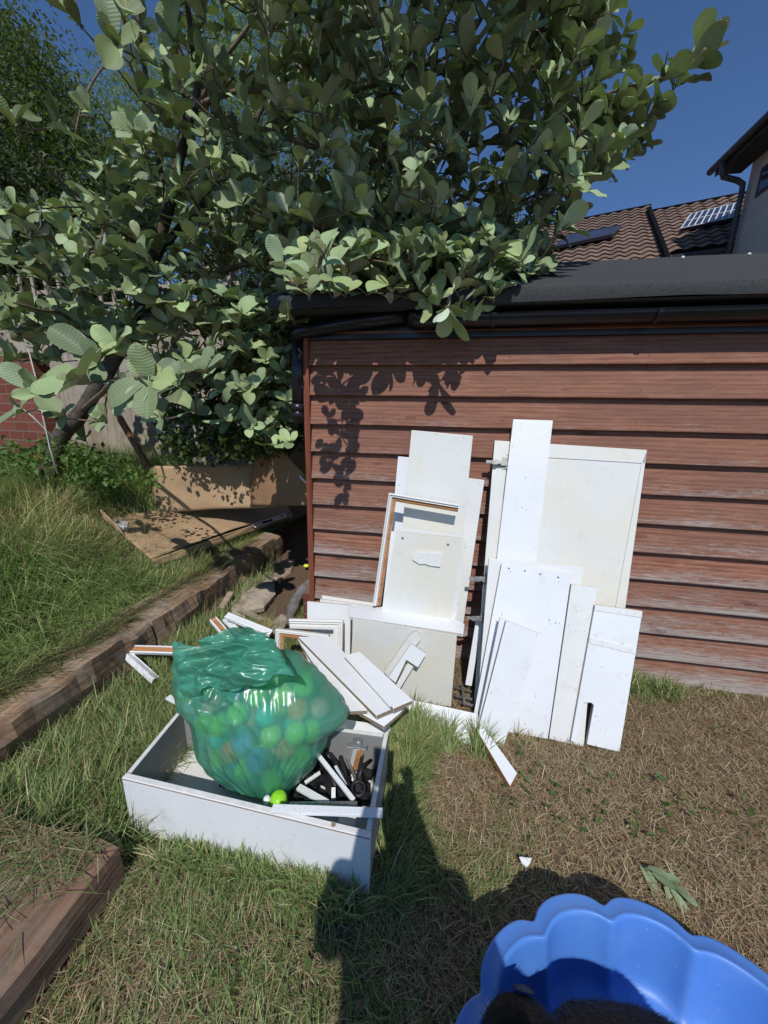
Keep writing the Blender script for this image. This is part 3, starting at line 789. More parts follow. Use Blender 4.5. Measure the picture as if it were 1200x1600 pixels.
flat('wood_block', 'orange bare wood block by the right wall inside the box', (571, 1172, 566, 1190, .035), .10, .10, .03, [M_BARE], 'block')
flat('timber_offcut', 'short white offcut upright near the front of the box', (521, 1230, 521, 1246, .014), .14, .13, .03, [M_WHITE, M_CHIPW], 'offcut')
flat('timber_offcut', 'flat white piece under the slotted rail at the front right of the box', (530, 1276, 556, 1282, .035), .12, .11, .02, [M_WHITE, M_CHIPW], 'offcut')
mb = MB(); hp = (on_z(560, 1158, .205), Vector((0, -.3, 1)).normalized())
hc = thing('hinge_clip', 'shiny metal hinge mounting clip near the back right corner of the box', 'hinge', tuple(hp[0]))
n = hp[1]
for q, t in (([(543, 1160), (574, 1165), (572, 1172), (541, 1167)], .003), ([(552, 1152), (566, 1154), (564, 1170), (550, 1167)], .008)):
    m2 = MB(); m2.prism([on_p(x, y, (hp[0]+n*t, n)) for x, y in q], -n*t); m2.build('plate', M_STEEL, hc, .0012)
m2 = MB(); m2.disc(hp[0]+n*.008, n, .009, .003, 14); m2.tube([hp[0]+n*.012, hp[0]+n*.018], .004, 10); m2.build('boss', M_STEEL, hc)
# black fittings: angular castors / runners
def curved(label, pts, r, mat=M_BLACKJ, name='black_fitting', cat='fitting', seg=8):
    mb = MB(); mb.tube([on_z(x, y, z) for x, y, z in pts], r, seg); o = mb.build(name, mat); tag(o, label, cat); return o
curved('black bent tube near the right wall inside the box', [(579, 1188, .15), (566, 1198, .17), (561, 1212, .16), (566, 1228, .12), (560, 1240, .08)], [.006, .008, .010, .008, .006])
curved('black tube lying across the middle of the box right half', [(532, 1160, .09), (533, 1190, .11), (541, 1215, .10), (552, 1235, .08)], [.007, .009, .008, .007])
curved('black tube close beside the bag in the box', [(505, 1205, .09), (520, 1218, .10), (530, 1240, .08)], [.008, .010, .008])
mb = MB(); w0 = on_z(560, 1232, .135)
for k in range(28):
    a = 2*math.pi*k/28
mb.tube([w0+Vector((.022*math.cos(2*math.pi*k/20), .022*math.sin(2*math.pi*k/20)*.9, .006*math.sin(2*math.pi*k/20))) for k in range(21)], .006, 8, cap=False)
mb.disc(w0, (0, -.3, 1), .011, .005, 16)
o = mb.build('castor_wheel', M_BLACKJ); tag(o, 'small black castor wheel in the right side of the box', 'wheel')
curved('black fitting along the left of the hinge clip', [(515, 1150, .12), (512, 1170, .13), (500, 1195, .10)], [.007, .009, .007])
junk = MB()
for k in range(120):
    x = random.uniform(455, 585); y = random.uniform(1165, 1262); z = random.uniform(.05, .09)
    c = on_z(x, y, z); 
    if (c-fr).dot(ex) > -.035: continue
    s = random.uniform(.008, .022); a = random.uniform(0, 3)
    junk.prism([c+Vector((math.cos(a+q)*s*(1+.7*(i % 2)), math.sin(a+q)*s, 0)) for i, q in enumerate((0, 1.4, 3.1, 4.6))], Vector((random.uniform(-.01, .01), 0, -random.uniform(.01, .03))))
for i_, (x0, y0, x1, y1, w_, z_, m_, lb) in enumerate([(480, 1170, 512, 1200, .018, .10, M_BLACKJ, 'black slat under the diagonal runner in the box'), (508, 1162, 545, 1228, .014, .12, M_BLACKJ, 'long black slat beside the white offcut in the box'), (570, 1162, 558, 1215, .012, .13, M_BLACKJ, 'black slat along the right wall of the box'), (524, 1196, 540, 1226, .010, .14, M_WHITE, 'thin white slat between the black slats in the box'), (476, 1222, 500, 1206, .010, .13, M_WHITE, 'thin white slat beside the foot of the bag'), (540, 1180, 566, 1240, .010, .10, M_STEELD, 'dull steel strip lying over the black slats'), (345, 1222, 405, 1240, .022, .06, M_BLACKJ, 'black slat along the inside of the box front, left of the lime beaker'), (330, 1206, 352, 1214, .012, .06, M_STEELD, 'small dull steel plate on the box floor left of the bag')]):
    flat('slat', lb, (x0, y0, x1, y1, w_), z_, z_+.01, .008, [m_], 'slat', 3 if m_ is not M_BLACKJ else 0, hr=.002)
o = junk.build('loose_fittings', M_BLACKJ, None, .0008); tag(o, 'heap of loose black plastic fittings on the floor of the box', 'fittings', kind='stuff')
curved('dark red cable end beside the bag in the box', [(470, 1202, .12), (478, 1212, .13), (482, 1200, .11)], .008, simple('dark_red', (.12, .02, .02), .5), 'cable', 'cable')
# things by the left end of the box
flat('metal_bracket', 'white metal bracket lying over the back left rim of the box', (262, 1088, 306, 1112, .022), ZB+.03, ZB+.012, .006, [M_WHITE], 'bracket', 3, hr=.003)
mb = MB(); g0 = on_z(435, 1247, .165)
def dome(c, r, h, mat, name, seg=20):
    V = []; F = []; n = 6
    prof = [(r*1.0, 0), (r*1.03, h*.2), (r, h*.45), (r*.9, h*.75), (r*.55, h*.96), (0.001, h)]
    mb = MB(); vs_ = []
    for (rr, z) in prof: vs_ += [c+Vector((rr*math.cos(2*math.pi*k/seg), rr*math.sin(2*math.pi*k/seg), z)) for k in range(seg)]
    fs = [(j*seg+k, j*seg+(k+1) % seg, (j+1)*seg+(k+1) % seg, (j+1)*seg+k) for j in range(len(prof)-1) for k in range(seg)]
    mb.add(vs_, fs, 0, True); mb.add([c+Vector((r*math.cos(2*math.pi*k/seg), r*math.sin(2*math.pi*k/seg), 0)) for k in range(seg)], [tuple(range(seg))])
    return mb.build(name, mat)
M_LIME = simple('lime_plastic', (.30, .70, .03), .3, .08, 6, .02)
o = dome(g0-Vector((0, 0, .018)), .026, .034, M_LIME, 'plastic_beaker'); tag(o, 'lime green plastic beaker end right under the bottom of the green bag', 'cap')
o = dome(on_z(417, 1248, .16)-Vector((0, 0, .012)), .012, .02, M_WHITE, 'small_knob', 10); tag(o, 'small white knob beside the lime cap in the box', 'knob')

# ------------------------------------------------------------------ chipboard planks heaped from the box rim to the stack
def heap(label, px, zs, t, mats, **kw):
    """px polygon, zs heights of first three corners"""
    pl = plane3(*[on_z(px[i][0], px[i][1], zs[i]) for i in range(3)])
    return board(label, px, pl, t, mats, name='chipboard_plank', cat='plank', **kw)
CB = [M_WHITE, M_CHIP]
pa = plane3(on_y(466, 995, -.50), on_y(515, 994, -.47), on_z(588, 1118, ZB+.085))
board('widest white chipboard plank sloping down to the box corner, left of the ridged one', [(466, 995), (515, 994), (616, 1106), (588, 1118)], pa, .018, CB, name='chipboard_plank', cat='plank', holes=((535, 1065, .002),))
pb = (pa[0]+pa[1]*.022, pa[1])
board('ridged white chipboard plank lying on top of the widest one', [(538, 1024), (562, 1018), (645, 1094), (615, 1107)], pb, .019, CB, name='chipboard_plank', cat='plank')
mb = MB(); pr = (pb[0]+pb[1]*.007, pb[1])
mb.prism([on_p(x, y, pr) for x, y in ((538, 1025), (543, 1023), (614, 1101), (609, 1104))], -pr[1]*.0065); mb.build('raised_lip', [M_WHITE], bpy.data.objects['chipboard_plank.001'], .001)
pc = (pa[0]-pa[1]*.024, pa[1])
board('white chipboard plank under the widest one, its sawn end over the box rail', [(466, 1000), (485, 1030), (545, 1111), (574, 1110), (560, 1060), (500, 1000)], pc, .018, CB, name='chipboard_plank', cat='plank', holes=())
pd = (pa[0]-pa[1]*.047, pa[1])
board('lowest chipboard plank, jutting past the corner of the box', [(560, 1112), (634, 1103), (626, 1113), (600, 1135)], pd, .018, CB, name='chipboard_plank', cat='plank')
board('white offcut standing behind the green bag at the top of the plank heap', [(465, 998), (472, 1000), (506, 1052), (494, 1058)], (pa[0]-pa[1]*.012+Vector((0, 0, 0)), Vector((-.5, -.8, .4)).normalized()), .012, CB, name='offcut', cat='offcut')
# broken bits in front of the carcass face
pq = (Vector((0, YC-.060, .30)), Vector((.05, -1, .22)).normalized())
board('white notched offcut propped on the carcass face', [(642, 1006), (666, 1022), (653, 1043), (635, 1031), (618, 1067), (607, 1058)], pq, .016, [M_WHITE, M_CHIPW], name='offcut', cat='offcut')
pq2 = (Vector((0, YC-.030, .30)), Vector((.0, -1, .10)).normalized())
board('cream splintered strip propped behind the notched offcut', [(641, 991), (650, 986), (658, 993), (657, 1000), (630, 1034), (606, 1058), (600, 1050), (622, 1018)], pq2, .014, [M_CREAM, M_CHIPW], name='offcut', cat='offcut')
board('narrow bare-edged splinter under the notched offcut', [(637, 1036), (646, 1042), (625, 1076), (619, 1070)], (Vector((0, YC-.040, .26)), Vector((.05, -1, .15)).normalized()), .014, [M_OFFW, M_BARE], name='offcut', cat='offcut')

# ------------------------------------------------------------------ debris at the left
def trim(name, label, x0, y0, x1, y1, z0, z1, w, t, tilt=0.0, mats=(None, None), cat='trim', cut=0.0, band=False):
    """white moulding strip; optional bare wood band inset on top"""
    a = on_z(x0, y0, z0); b = on_z(x1, y1, z1); d = (b-a).normalized(); s = d.cross(Vector((0, 0, 1))).normalized(); n = s.cross(d).normalized()
    if n.z < 0: n = -n
    M = Matrix.Rotation(tilt, 3, d); s = M @ s; n = M @ n; hw_ = w/2
    mb = MB()
    prof = [(-hw_, 0), (-hw_, t), (-hw_*.72, t*1.12), (-hw_*.6, t), (hw_*.6, t), (hw_*.72, t*1.12), (hw_, t), (hw_, 0)]
    A = [a+s*p+n*(q-t)-d*cut*p for p, q in prof]; B_ = [b+s*p+n*(q-t) for p, q in prof]; m = len(prof)
    for j in range(m):
        j2 = (j+1) % m; mb.add([A[j], A[j2], B_[j2], B_[j]], [(0, 1, 2, 3)], 1 if (band and j == 3) else 0)
    mb.add(A, [tuple(range(m))], 1); mb.add(B_, [tuple(range(m))], 1)
    o = mb.build(name, list(mats)); tag(o, label, cat); return o
WB = (M_WHITE, M_BARE)
fp_ = thing('frame_piece', 'L-shaped white mitred frame piece with bare wood, lying in the grass left of the bag', 'frame', tuple(on_z(187, 1006, .14)))
def trimpart(*a, **k):
    o = trim(*a, **k); w = o.matrix_world.copy(); loc = o.location.copy(); o.parent = fp_; o.location = loc-fp_.location
    for key in ('label', 'category'):
        if key in o: del o[key]
trimpart('frame_arm', '', 193, 1013, 246, 1060, .17, .09, .040, .024, tilt=-.5, mats=WB)
trimpart('frame_arm', '', 196, 1013, 335, 1017, .17, .20, .040, .022, tilt=.5, mats=WB, band=True)
trim('frame_strip', 'short frame strip with orange bare wood face, left of the crossing white strips', 333, 966, 372, 1012, .20, .12, .042, .020, tilt=.1, mats=WB, band=True)
trim('frame_strip', 'white strip partly under the longer white strip behind the bag', 352, 966, 392, 1005, .17, .12, .036, .016, mats=(M_WHITE, M_CHIPW))
trim('frame_strip', 'longer white strip lying across behind the bag with its end cut square', 354, 960, 424, 988, .22, .15, .040, .022, tilt=.25, mats=(M_WHITE, M_CHIPW))
# rubble in the gap between the sleepers and the shed
def slabstone(label, px, z, t, mat, name='stone', cat='stone', seed=0, tiltz=0.0):
    mb = MB(); P = [on_z(x, y, z+tiltz*i) for i, (x, y) in enumerate(px)]
    c = sum(P, Vector())/len(P); rim = []
    for i in range(len(P)):
        a, b = P[i], P[(i+1) % len(P)]
        for k in range(4):
            q = a.lerp(b, k/4); q = c+(q-c)*(1+.08*nz(q.x*12, q.y*12, seed)); rim.append(q)
    N = len(rim); vs_ = []
    for s, dz in ((1.0, -t), (1.02, -.3*t), (.93, 0), (.5, .004), (0, .006)):
        for q in rim:
            p = c+(q-c)*s; vs_.append(Vector((p.x, p.y, p.z+dz+.007*nz(p.x*14, p.y*14, seed+3)*(1 if s < 1 else .4))))
    fs = [(j*N+k, j*N+(k+1) % N, (j+1)*N+(k+1) % N, (j+1)*N+k) for j in range(4) for k in range(N)]
    mb.add(vs_, fs, 0, False); o = mb.build(name, mat); tag(o, label, cat); return o
M_STONE = simple('pale_stone', (.42, .35, .275), .9, .3, 9, .9, 30, .2, bd=.01)
slabstone('pale flat broken slab in the gap beside the sleepers', [(383, 893), (402, 884), (428, 900), (430, 925), (412, 945), (388, 950), (376, 925)], .07, .05, M_STONE, seed=1)
slabstone('smaller pale stone in front of the flat broken slab', [(360, 935), (385, 925), (400, 945), (382, 962), (362, 955)], .05, .04, M_STONE, seed=5)
slabstone('brown broken lump farthest back in the gap beside the shed', [(425, 885), (445, 872), (462, 874), (455, 892), (438, 905), (425, 900)], .07, .06, M_RUBW, 'wood_lump', 'wood', seed=9)
slabstone('brown clod just behind the white strips', [(402, 962), (420, 963), (424, 975), (412, 982), (400, 975)], .08, .05, simple('clod', (.33, .20, .11), .95, .35, 12, 1, 30, .1, bd=.01), 'clod', 'clod', seed=13)
slabstone('pale flat fragment between the brown clod and the curled bark', [(420, 975), (440, 958), (452, 965), (440, 985), (428, 988)], .06, .02, M_STONE, 'stone', 'stone', seed=17)
flat('timber_offcut', 'short brown offcut standing by the sleeper left of the broken slab', (345, 950, 361, 924, .045), .05, .12, .02, [M_RUBW], 'offcut')
flat('timber_offcut', 'grey split lath lying behind the crossing white strips', (372, 950, 428, 975, .035), .09, .08, .015, [M_RUBW], 'offcut')
# curled sheet of bark/felt rising to the shed corner
def curl():
    V = []; F = []; n = 26
    ctr = [(448, 975, .04), (455, 950, .08), (462, 930, .14), (474, 914, .20), (487, 904, .25)]
    P = []
    for k in range(n):
        t = k/(n-1)*(len(ctr)-1); i = min(int(t), len(ctr)-2); f_ = t-i
        a, b = on_z(*ctr[i]), on_z(*ctr[i+1]); P.append(a.lerp(b, f_))
    for k, p in enumerate(P):
        w = .045+.02*nz(k*.3, 4)
        for j in range(7):
            a = (j/6-.5)*2.4
            V.append(p+Vector((math.sin(a)*w, -.01*math.cos(a), -abs(math.sin(a))*.018+.012*math.cos(a*2)+.006*nz(k*.5, j*.8))))
    F = [(k*7+j, k*7+j+1, k*7+j+8, k*7+j+7) for k in range(n-1) for j in range(6)]
    o = bigmesh('curled_felt_strip', V, F, [], simple('grey_felt', (.16, .15, .14), .9, .4, 20, .8, 50, .2)); 
    sm = o.modifiers.new('solid', 'SOLIDIFY'); sm.thickness = .004
    tag(o, 'grey curled strip of old felt curving up to the foot of the shed corner', 'felt strip')
curl()
M_YEL = simple('bright_yellow', (.80, .85, .05), .4, .1, 10, .05)
yo = on_z(478, 884, .10)
def ballmesh(c, r, name, mat, seg=24, dent=0):
    bm = bmesh.new(); bmesh.ops.create_uvsphere(bm, u_segments=seg, v_segments=seg//2, radius=r)
    for v in bm.verts:
        v.co += v.co.normalized()*dent*nz(v.co.x*30, v.co.y*30, v.co.z*30+c.x*9)
    me = bpy.data.meshes.new(name); bm.to_mesh(me); bm.free(); me.materials.append(mat)
    for p in me.polygons: p.use_smooth = True
    return link(name, me, None, c)
o = ballmesh(yo, .020, 'tennis_ball', M_YEL, 20, .003); o.scale = (1.3, 1, .8)
tag(o, 'small bright yellow toy by the foot of the shed corner post', 'toy')

# ------------------------------------------------------------------ cardboard
def sheet3(name, label, corners, nu, nv, mat, bulge, thick=.005, parent=None, cat='cardboard', edge=None):
    """bilinear sheet from 4 corners with a bulge function"""
    A, B_, C_, D_ = corners; V = []; nrm_ = (B_-A).cross(D_-A).normalized()
    for j in range(nv+1):
        for i in range(nu+1):
            u, v = i/nu, j/nv
            if edge: u, v = edge(u, v)
            p = A.lerp(B_, u).lerp(D_.lerp(C_, u), v); V.append(p+nrm_*bulge(u, v))
    F = [(j*(nu+1)+i, j*(nu+1)+i+1, (j+1)*(nu+1)+i+1, (j+1)*(nu+1)+i) for j in range(nv) for i in range(nu)]
    cc = sum(corners, Vector())/4
    o = bigmesh(name, V, F, [], mat, parent=parent, org=ORG[parent.name] if parent is not None else cc)
    m = o.modifiers.new('thickness', 'SOLIDIFY'); m.thickness = thick; m.offset = 0
    if label: tag(o, label, cat)
    return o
fA = on_z(164, 812, .62); fB = on_z(236, 874, .375); fC = on_z(454, 800, .345); fD = on_z(436, 766, .46)
fc = thing('flattened_carton', 'flattened cardboard carton lying over the grass bank and the sleeper edge', 'cardboard', tuple((fA+fB+fC+fD)/4))
def fe(u, v): return (u+.03*nz(v*5, 3)*(1-u)*0, v)
sheet3('top_sheet', None, [fB, fC, fD, fA], 60, 30, M_CARD, lambda u, v: .03*math.sin(u*3.1)*(1-.4*v)+.012*nz(u*4, v*3, 5)+.004*nz(u*15, v*9, 5), .006, fc)
e0 = fB+Vector((.004, 0, -.003)); e1 = fC+Vector((.004, 0, -.003))
sheet3('folded_edge', None, [e0+Vector((.028, 0, -.052)), e1+Vector((.028, 0, -.052)), e1, e0], 50, 6, M_CARD, lambda u, v: .03*math.sin(u*3.1)*.9*v+.010*nz(u*7, v*2, 9), .005, fc)
# printed strip on the front fold (black and white label with a round mark)
la, lb = e0.lerp(e1, .60), e0.lerp(e1, .93)
def lab(name, a, b, zt, zb2, mat, off):
    mb = MB(); o1 = Vector((off, -off*.6, 0))
    mb.prism([a+o1+Vector((.026*(1-zb2), 0, -.052*(1-zb2)+.027)), b+o1+Vector((.026*(1-zb2), 0, -.052*(1-zb2)+.020)), b+o1+Vector((.026*(1-zt), 0, -.052*(1-zt)+.020)), a+o1+Vector((.026*(1-zt), 0, -.052*(1-zt)+.027))], Vector((-.004, .002, 0)))
    return mb.build(name, mat, fc)
lab('printed_label', la, lb, .95, .12, M_PAPER, .014)
lab('printed_mark', la.lerp(lb, .25), la.lerp(lb, .55), .75, .35, M_HOLE, .0155)
lab('printed_mark', la.lerp(lb, .82), la.lerp(lb, .88), .7, .4, M_HOLE, .0155)
# white label patch and small upright flap at the left end
lf = on_z(166, 822, .64)
sheet3('end_flap', None, [fA+Vector((-.01, 0, 0)), fA.lerp(fB, .45), fA.lerp(fB, .42)+Vector((-.03, 0, .07)), fA+Vector((-.03, 0, .085))], 12, 4, M_CARD, lambda u, v: .006*nz(u*5, v*4), .005, fc)
mb = MB(); pt = plane3(fB+Vector((0, 0, .02)), fD+Vector((0, 0, .02)), fA+Vector((0, 0, .02)))
mb.prism([on_p(x, y, pt) for x, y in ((180, 813), (200, 815), (198, 828), (181, 826))], Vector((0, 0, -.004))); mb.build('printed_label', M_PAPER, fc)
# standing piece
sA, sB = on_y(246, 800, .70), on_y(436, 792, 1.12); sC = on_y(420, 726, 1.18); sD = on_y(243, 728, .72)
sheet3('cardboard_sheet', 'tan cardboard sheet standing upright behind the flattened carton, dappled with leaf shade', [sA, sB, sC, sD], 40, 14, M_CARD, lambda u, v: .02*math.sin(u*9)+.010*nz(u*6, v*3, 2), .006)
g1 = on_y(243, 801, .66); g2 = on_y(252, 728, .70); 
sheet3('cardboard_strip', 'narrow tan cardboard flap folded back at the left end of the upright sheet', [on_y(238, 792, .78), sA+Vector((-.002, -.004, 0)), sD+Vector((-.002, -.004, 0)), on_y(239, 733, .80)], 6, 14, M_CARD, lambda u, v: .004*nz(u*4, v*5), .005)
lA, lB = on_y(372, 790, 1.0), on_y(484, 760, .62); lC = on_y(474, 735, .64); lD = on_y(404, 664, .95)
lA = on_y(440, 800, .75); lB = on_y(488, 768, .50)
sheet3('leaning_cardboard', 'dark brown cardboard sheet leaning in the shade between the fence and the shed', [on_y(385, 790, 1.05), on_y(486, 790, .50), on_y(486, 752, .52), on_y(404, 664, 1.02)], 24, 24, M_CARDD, lambda u, v: .008*nz(u*4, v*3, 7), .006)
mb = MB(); a = on_y(468, 746, .56); b = on_y(485, 764, .47); mb.prism([a, b, b+Vector((0, 0, .022)), a+Vector((0, 0, .022))], Vector((.002, .01, 0)))
o = mb.build('paper_strip', M_PAPER); tag(o, 'small pale printed paper strip on the leaning brown cardboard', 'paper')

# timber stake and cut branch
st = MB(); a = on_y(250, 760, .95); b = on_y(150, 590, .98)
d = (b-a).normalized(); s1 = d.cross(Vector((0, 1, 0))).normalized()*.022; s2 = d.cross(s1).normalized()*.020
a2 = a-d*.25
st.prism([a2-s1-s2, a2+s1-s2, a2+s1+s2, a2-s1+s2], (b-a2)); o = st.build('timber_stake', M_STAKE, None, .002); tag(o, 'brown squared timber stake leaning left in front of the fence', 'stake')

# ------------------------------------------------------------------ green bag of balls
def bag():
    SIL = [(281, 1018), (297, 1022), (320, 1036), (336, 1012), (354, 996), (374, 989), (400, 990), (412, 1003), (430, 1016), (458, 1018), (476, 1034), (497, 1050), (520, 1077), (543, 1108), (539, 1124), (515, 1145), (503, 1175), (484, 1204), (462, 1226), (450, 1239), (437, 1243), (424, 1240), (400, 1232), (368, 1218), (337, 1196), (318, 1168), (311, 1132), (303, 1104), (286, 1084), (278, 1062), (281, 1040)]
    p0 = on_y(410, 1115, -.93)
    pl = plane3(p0, p0+Vector((1, .02, 0)), p0+Vector((0, .30, 1)))
    c0 = on_p(410, 1112, pl); n = pl[1]
    ux = Vector((1, 0, 0)); ux = (ux-n*ux.dot(n)).normalized(); uy = n.cross(ux); 
    P = [on_p(x, y, pl) for x, y in SIL]; pol = []
    for q in P:
        v = q-c0; pol.append((math.atan2(v.dot(uy), v.dot(ux)), v.length))
    pol.sort(); an = np.array([p[0] for p in pol]); rd = np.array([p[1] for p in pol])
    an = np.concatenate([an-2*np.pi, an, an+2*np.pi]); rd = np.tile(rd, 3)
    bm = bmesh.new(); bmesh.ops.create_icosphere(bm, subdivisions=7, radius=1.0)
    co = np.array([v.co[:] for v in bm.verts])
    phi = np.arctan2(co[:, 1], co[:, 0]); rho = np.sqrt(co[:, 0]**2+co[:, 1]**2)
    R1 = np.interp(phi, an, rd)
    X = co[:, 0]*R1; Y = co[:, 1]*R1; Z = np.where(co[:, 2] > 0, co[:, 2]*.165, co[:, 2]*.13)
    def loc(x, y):
        v = on_p(x, y, pl)-c0; return v.dot(ux), v.dot(uy)
    K = loc(352, 1012); Bp = loc(437, 1238); T2 = loc(405, 1005); E2 = loc(520, 1085)
    Z2 = Z.copy(); ox = np.zeros(len(co)); oy = np.zeros(len(co))
    for i in range(len(co)):
        x, y = X[i], Y[i]; front = 1 if co[i, 2] > 0 else .6
        dk = math.hypot(x-K[0], y-K[1]); ak = math.atan2(y-K[1], x-K[0])
        db = math.hypot(x-Bp[0], y-Bp[1]); ab = math.atan2(y-Bp[1], x-Bp[0])
        d2 = math.hypot(x-E2[0], y-E2[1])
        def ridg(a, f, s, sd): 
            v = noise.noise(Vector((a*f, s*1.3, sd))); return 1-abs(v)*2.6
        h = 0
        h += .0095*ridg(ak, 3.0, dk*4, 1.0)*math.exp(-((dk-.16)/.20)**2)
        h += .0050*ridg(ak, 6.0, dk*5, 8.0)*math.exp(-((dk-.22)/.17)**2)
        h += .0070*ridg(ab, 4.2, db*3, 3.0)*math.exp(-((db-.10)/.14)**2)
        h += .0035*ridg(ab, 11, db*4, 5.0)*math.exp(-((db-.12)/.16)**2)
        # crumpled gathered top left
        w = 1/(1+math.exp((dk-.15)/.022)); 
        h += w*(.030*noise.noise(Vector((x*11, y*16, 2)))+.018*(1-abs(noise.noise(Vector((x*16, y*20, 7))))*2.4)+.006*(1-abs(noise.noise(Vector((x*36, y*44, 4))))*2.2))
        # broad tension folds running from upper right to lower middle
        s = (x*.80-y*.60); tt = (x*.60+y*.80); wr = 1/(1+math.exp((.02-x)/.04))
        h += wr*.008*(1-abs(noise.noise(Vector(((x*.86+y*.35)*16, (y*.86-x*.35)*2.6, 11))))*2.6)
        h += wr*.0035*(1-abs(noise.noise(Vector(((x*.86+y*.35)*44, (y*.86-x*.35)*4, 15))))*2.6)
        # lumps of balls pushing out
        h += .008*noise.noise(Vector((x*15, y*15, 31)))
        ed = 1-rho[i]**8; h = max(h, -.010)
        Z2[i] = Z[i]+h*front*(1 if co[i, 2] > 0 else -1)*ed
        e = .010*(rho[i]**6)*noise.noise(Vector((phi[i]*7, 3, 5)))
        ox[i] = co[i, 0]*e; oy[i] = co[i, 1]*e
    for i, v in enumerate(bm.verts):
        v.co = ux*(X[i]+ox[i])+uy*(Y[i]+oy[i])+n*Z2[i]
    me = bpy.data.meshes.new('plastic_bag'); bm.to_mesh(me); bm.free()
    for p in me.polygons: p.use_smooth = True
    t = NT('green_film')
    c = t.coord()
    f = t.noise(c, 5, 3)
    col = t.ramp(f, [(.35, (.11, .48, .33)), (.7, (.18, .60, .44))])
    bpn = t.bump(t.noise(t.mapping(c, (22, 22, 5), (0, .5, 0)), 2.0, 3, .5), .10, .002)
    d_ = t.bsdf(col, .30, .5, 0, bpn, link=False)
    tr = t.new('ShaderNodeBsdfTranslucent'); t.link(t.mix(0.0, col, col), tr.inputs[0]); t.link(bpn, tr.inputs['Normal'])
    tp = t.new('ShaderNodeBsdfTransparent'); tp.inputs[0].default_value = (.78, .95, .84, 1)
    gl = t.new('ShaderNodeBsdfGlossy'); gl.inputs['Roughness'].default_value = .27; t.link(bpn, gl.inputs['Normal'])
    m1 = t.new('ShaderNodeMixShader'); m1.inputs[0].default_value = .45; t.link(d_.outputs[0], m1.inputs[1]); t.link(tr.outputs[0], m1.inputs[2])
    m2 = t.new('ShaderNodeMixShader'); m2.inputs[0].default_value = .41; t.link(m1.outputs[0], m2.inputs[1]); t.link(tp.outputs[0], m2.inputs[2])
    fr_ = t.new('ShaderNodeFresnel'); fr_.inputs[0].default_value = 1.5; t.link(bpn, fr_.inputs['Normal'])
    m3 = t.new('ShaderNodeMixShader'); t.link(t.math('ADD', t.math('MULTIPLY', fr_.outputs[0], .55), .01, True), m3.inputs[0]); t.link(m2.outputs[0], m3.inputs[1]); t.link(gl.outputs[0], m3.inputs[2])
    t.link(m3.outputs[0], t.out.inputs[0])
    me.materials.append(t.m)
    o = link('plastic_bag', me, None, c0); tag(o, 'translucent green plastic bag full of coloured balls resting in the white box', 'bag')
    bagobj = o
    # gathered, crumpled mouth of the bag
    cs4 = [on_y(290, 1092, -1.040), on_y(462, 1056, -1.065), on_y(410, 974, -.895), on_y(270, 1000, -.915)]
    def crum(u, v):
        e = math.sin(math.pi*min(1, max(0, u)))**.35*math.sin(math.pi*min(1, max(0, v)))**.3
        return e*(.050*noise.noise(Vector((u*3.2, v*2.6, 3)))+.030*(1-abs(noise.noise(Vector((u*4, v*4.5, 7))))*2.6)+.006*(1-abs(noise.noise(Vector((u*9, v*10, 9))))*2.4)+.020)
    sheet3('bag_mouth', None, cs4, 130, 90, t.m, crum, .0006, bagobj, edge=lambda u, v: (u+.06*noise.noise(Vector((v*5, u*2, 1))), v+.16*noise.noise(Vector((u*5, v*2, 4)))-.26*math.exp(-((u-.30)/.11)**2)*v-.20*math.exp(-((u-1.02)/.14)**2)*v))
    # balls
    cols = [('lime green', (.33, .80, .03)), ('orange', (.95, .28, .03)), ('turquoise', (.0, .62, .60)), ('blue', (.05, .20, .70)), ('yellow green', (.62, .85, .05)), ('pink', (.75, .30, .30))]
    mats = [simple('ball_'+k.replace(' ', '_'), v, .35, .05, 4, .02) for k, v in cols]
    rr = random.Random(5); cs = []; r = .036
    for tr_ in range(40000):
        a = rr.uniform(-math.pi, math.pi); R0_ = float(np.interp(a, an, rd)); q_ = rr.random()**.5*R0_
        zz = rr.uniform(-.08, .12)
        e_ = (q_/max(.03, R0_-.052))**2+(zz/(.118 if zz > 0 else .09))**2
        if e_ > 1 or (e_ < .62 and tr_ < 30000): continue
        x = math.cos(a)*q_; y = math.sin(a)*q_
        if math.hypot(x-K[0], y-K[1]) < .15: continue
        if all((x-q[0])**2+(y-q[1])**2+(zz-q[2])**2 > (1.94*r)**2 for q in cs): cs.append((x, y, zz))
    base = {}
    for i, (x, y, z) in enumerate(cs):
        k = rr.choice([0, 0, 1, 2, 2, 3, 3, 4, 4, 5, 0, 1]); c = c0+ux*x+uy*y+n*z
        if k not in base: o = base[k] = ballmesh(c, r, 'play_ball', mats[k], 20)
        else: o = base[k].copy(); COL.objects.link(o); o.location = c
        tag(o, cols[k][0]+' plastic play ball showing through the green bag', 'ball', cols[k][0]+' balls inside the green bag')
bag()

# ------------------------------------------------------------------ white scrap and wilted weed on the thatch
pS = (on_z(820, 1345, .035), Vector((.1, -.3, 1)).normalized())
mb = MB(); mb.prism([on_p(x, y, pS) for x, y in ((811, 1338), (818, 1341), (831, 1340), (828, 1349), (823, 1354), (815, 1347))], Vector((0, 0, -.006))); mb.prism([on_p(x, y, (pS[0]+Vector((0, 0, .006)), Vector((.5, 0, 1)).normalized())) for x, y in ((813, 1338), (831, 1341), (826, 1346))], Vector((0, 0, -.003)))
o = mb.build('plastic_scrap', M_WHITE, None, .001); tag(o, 'small white torn scrap lying on the grass near the blue pool', 'scrap')

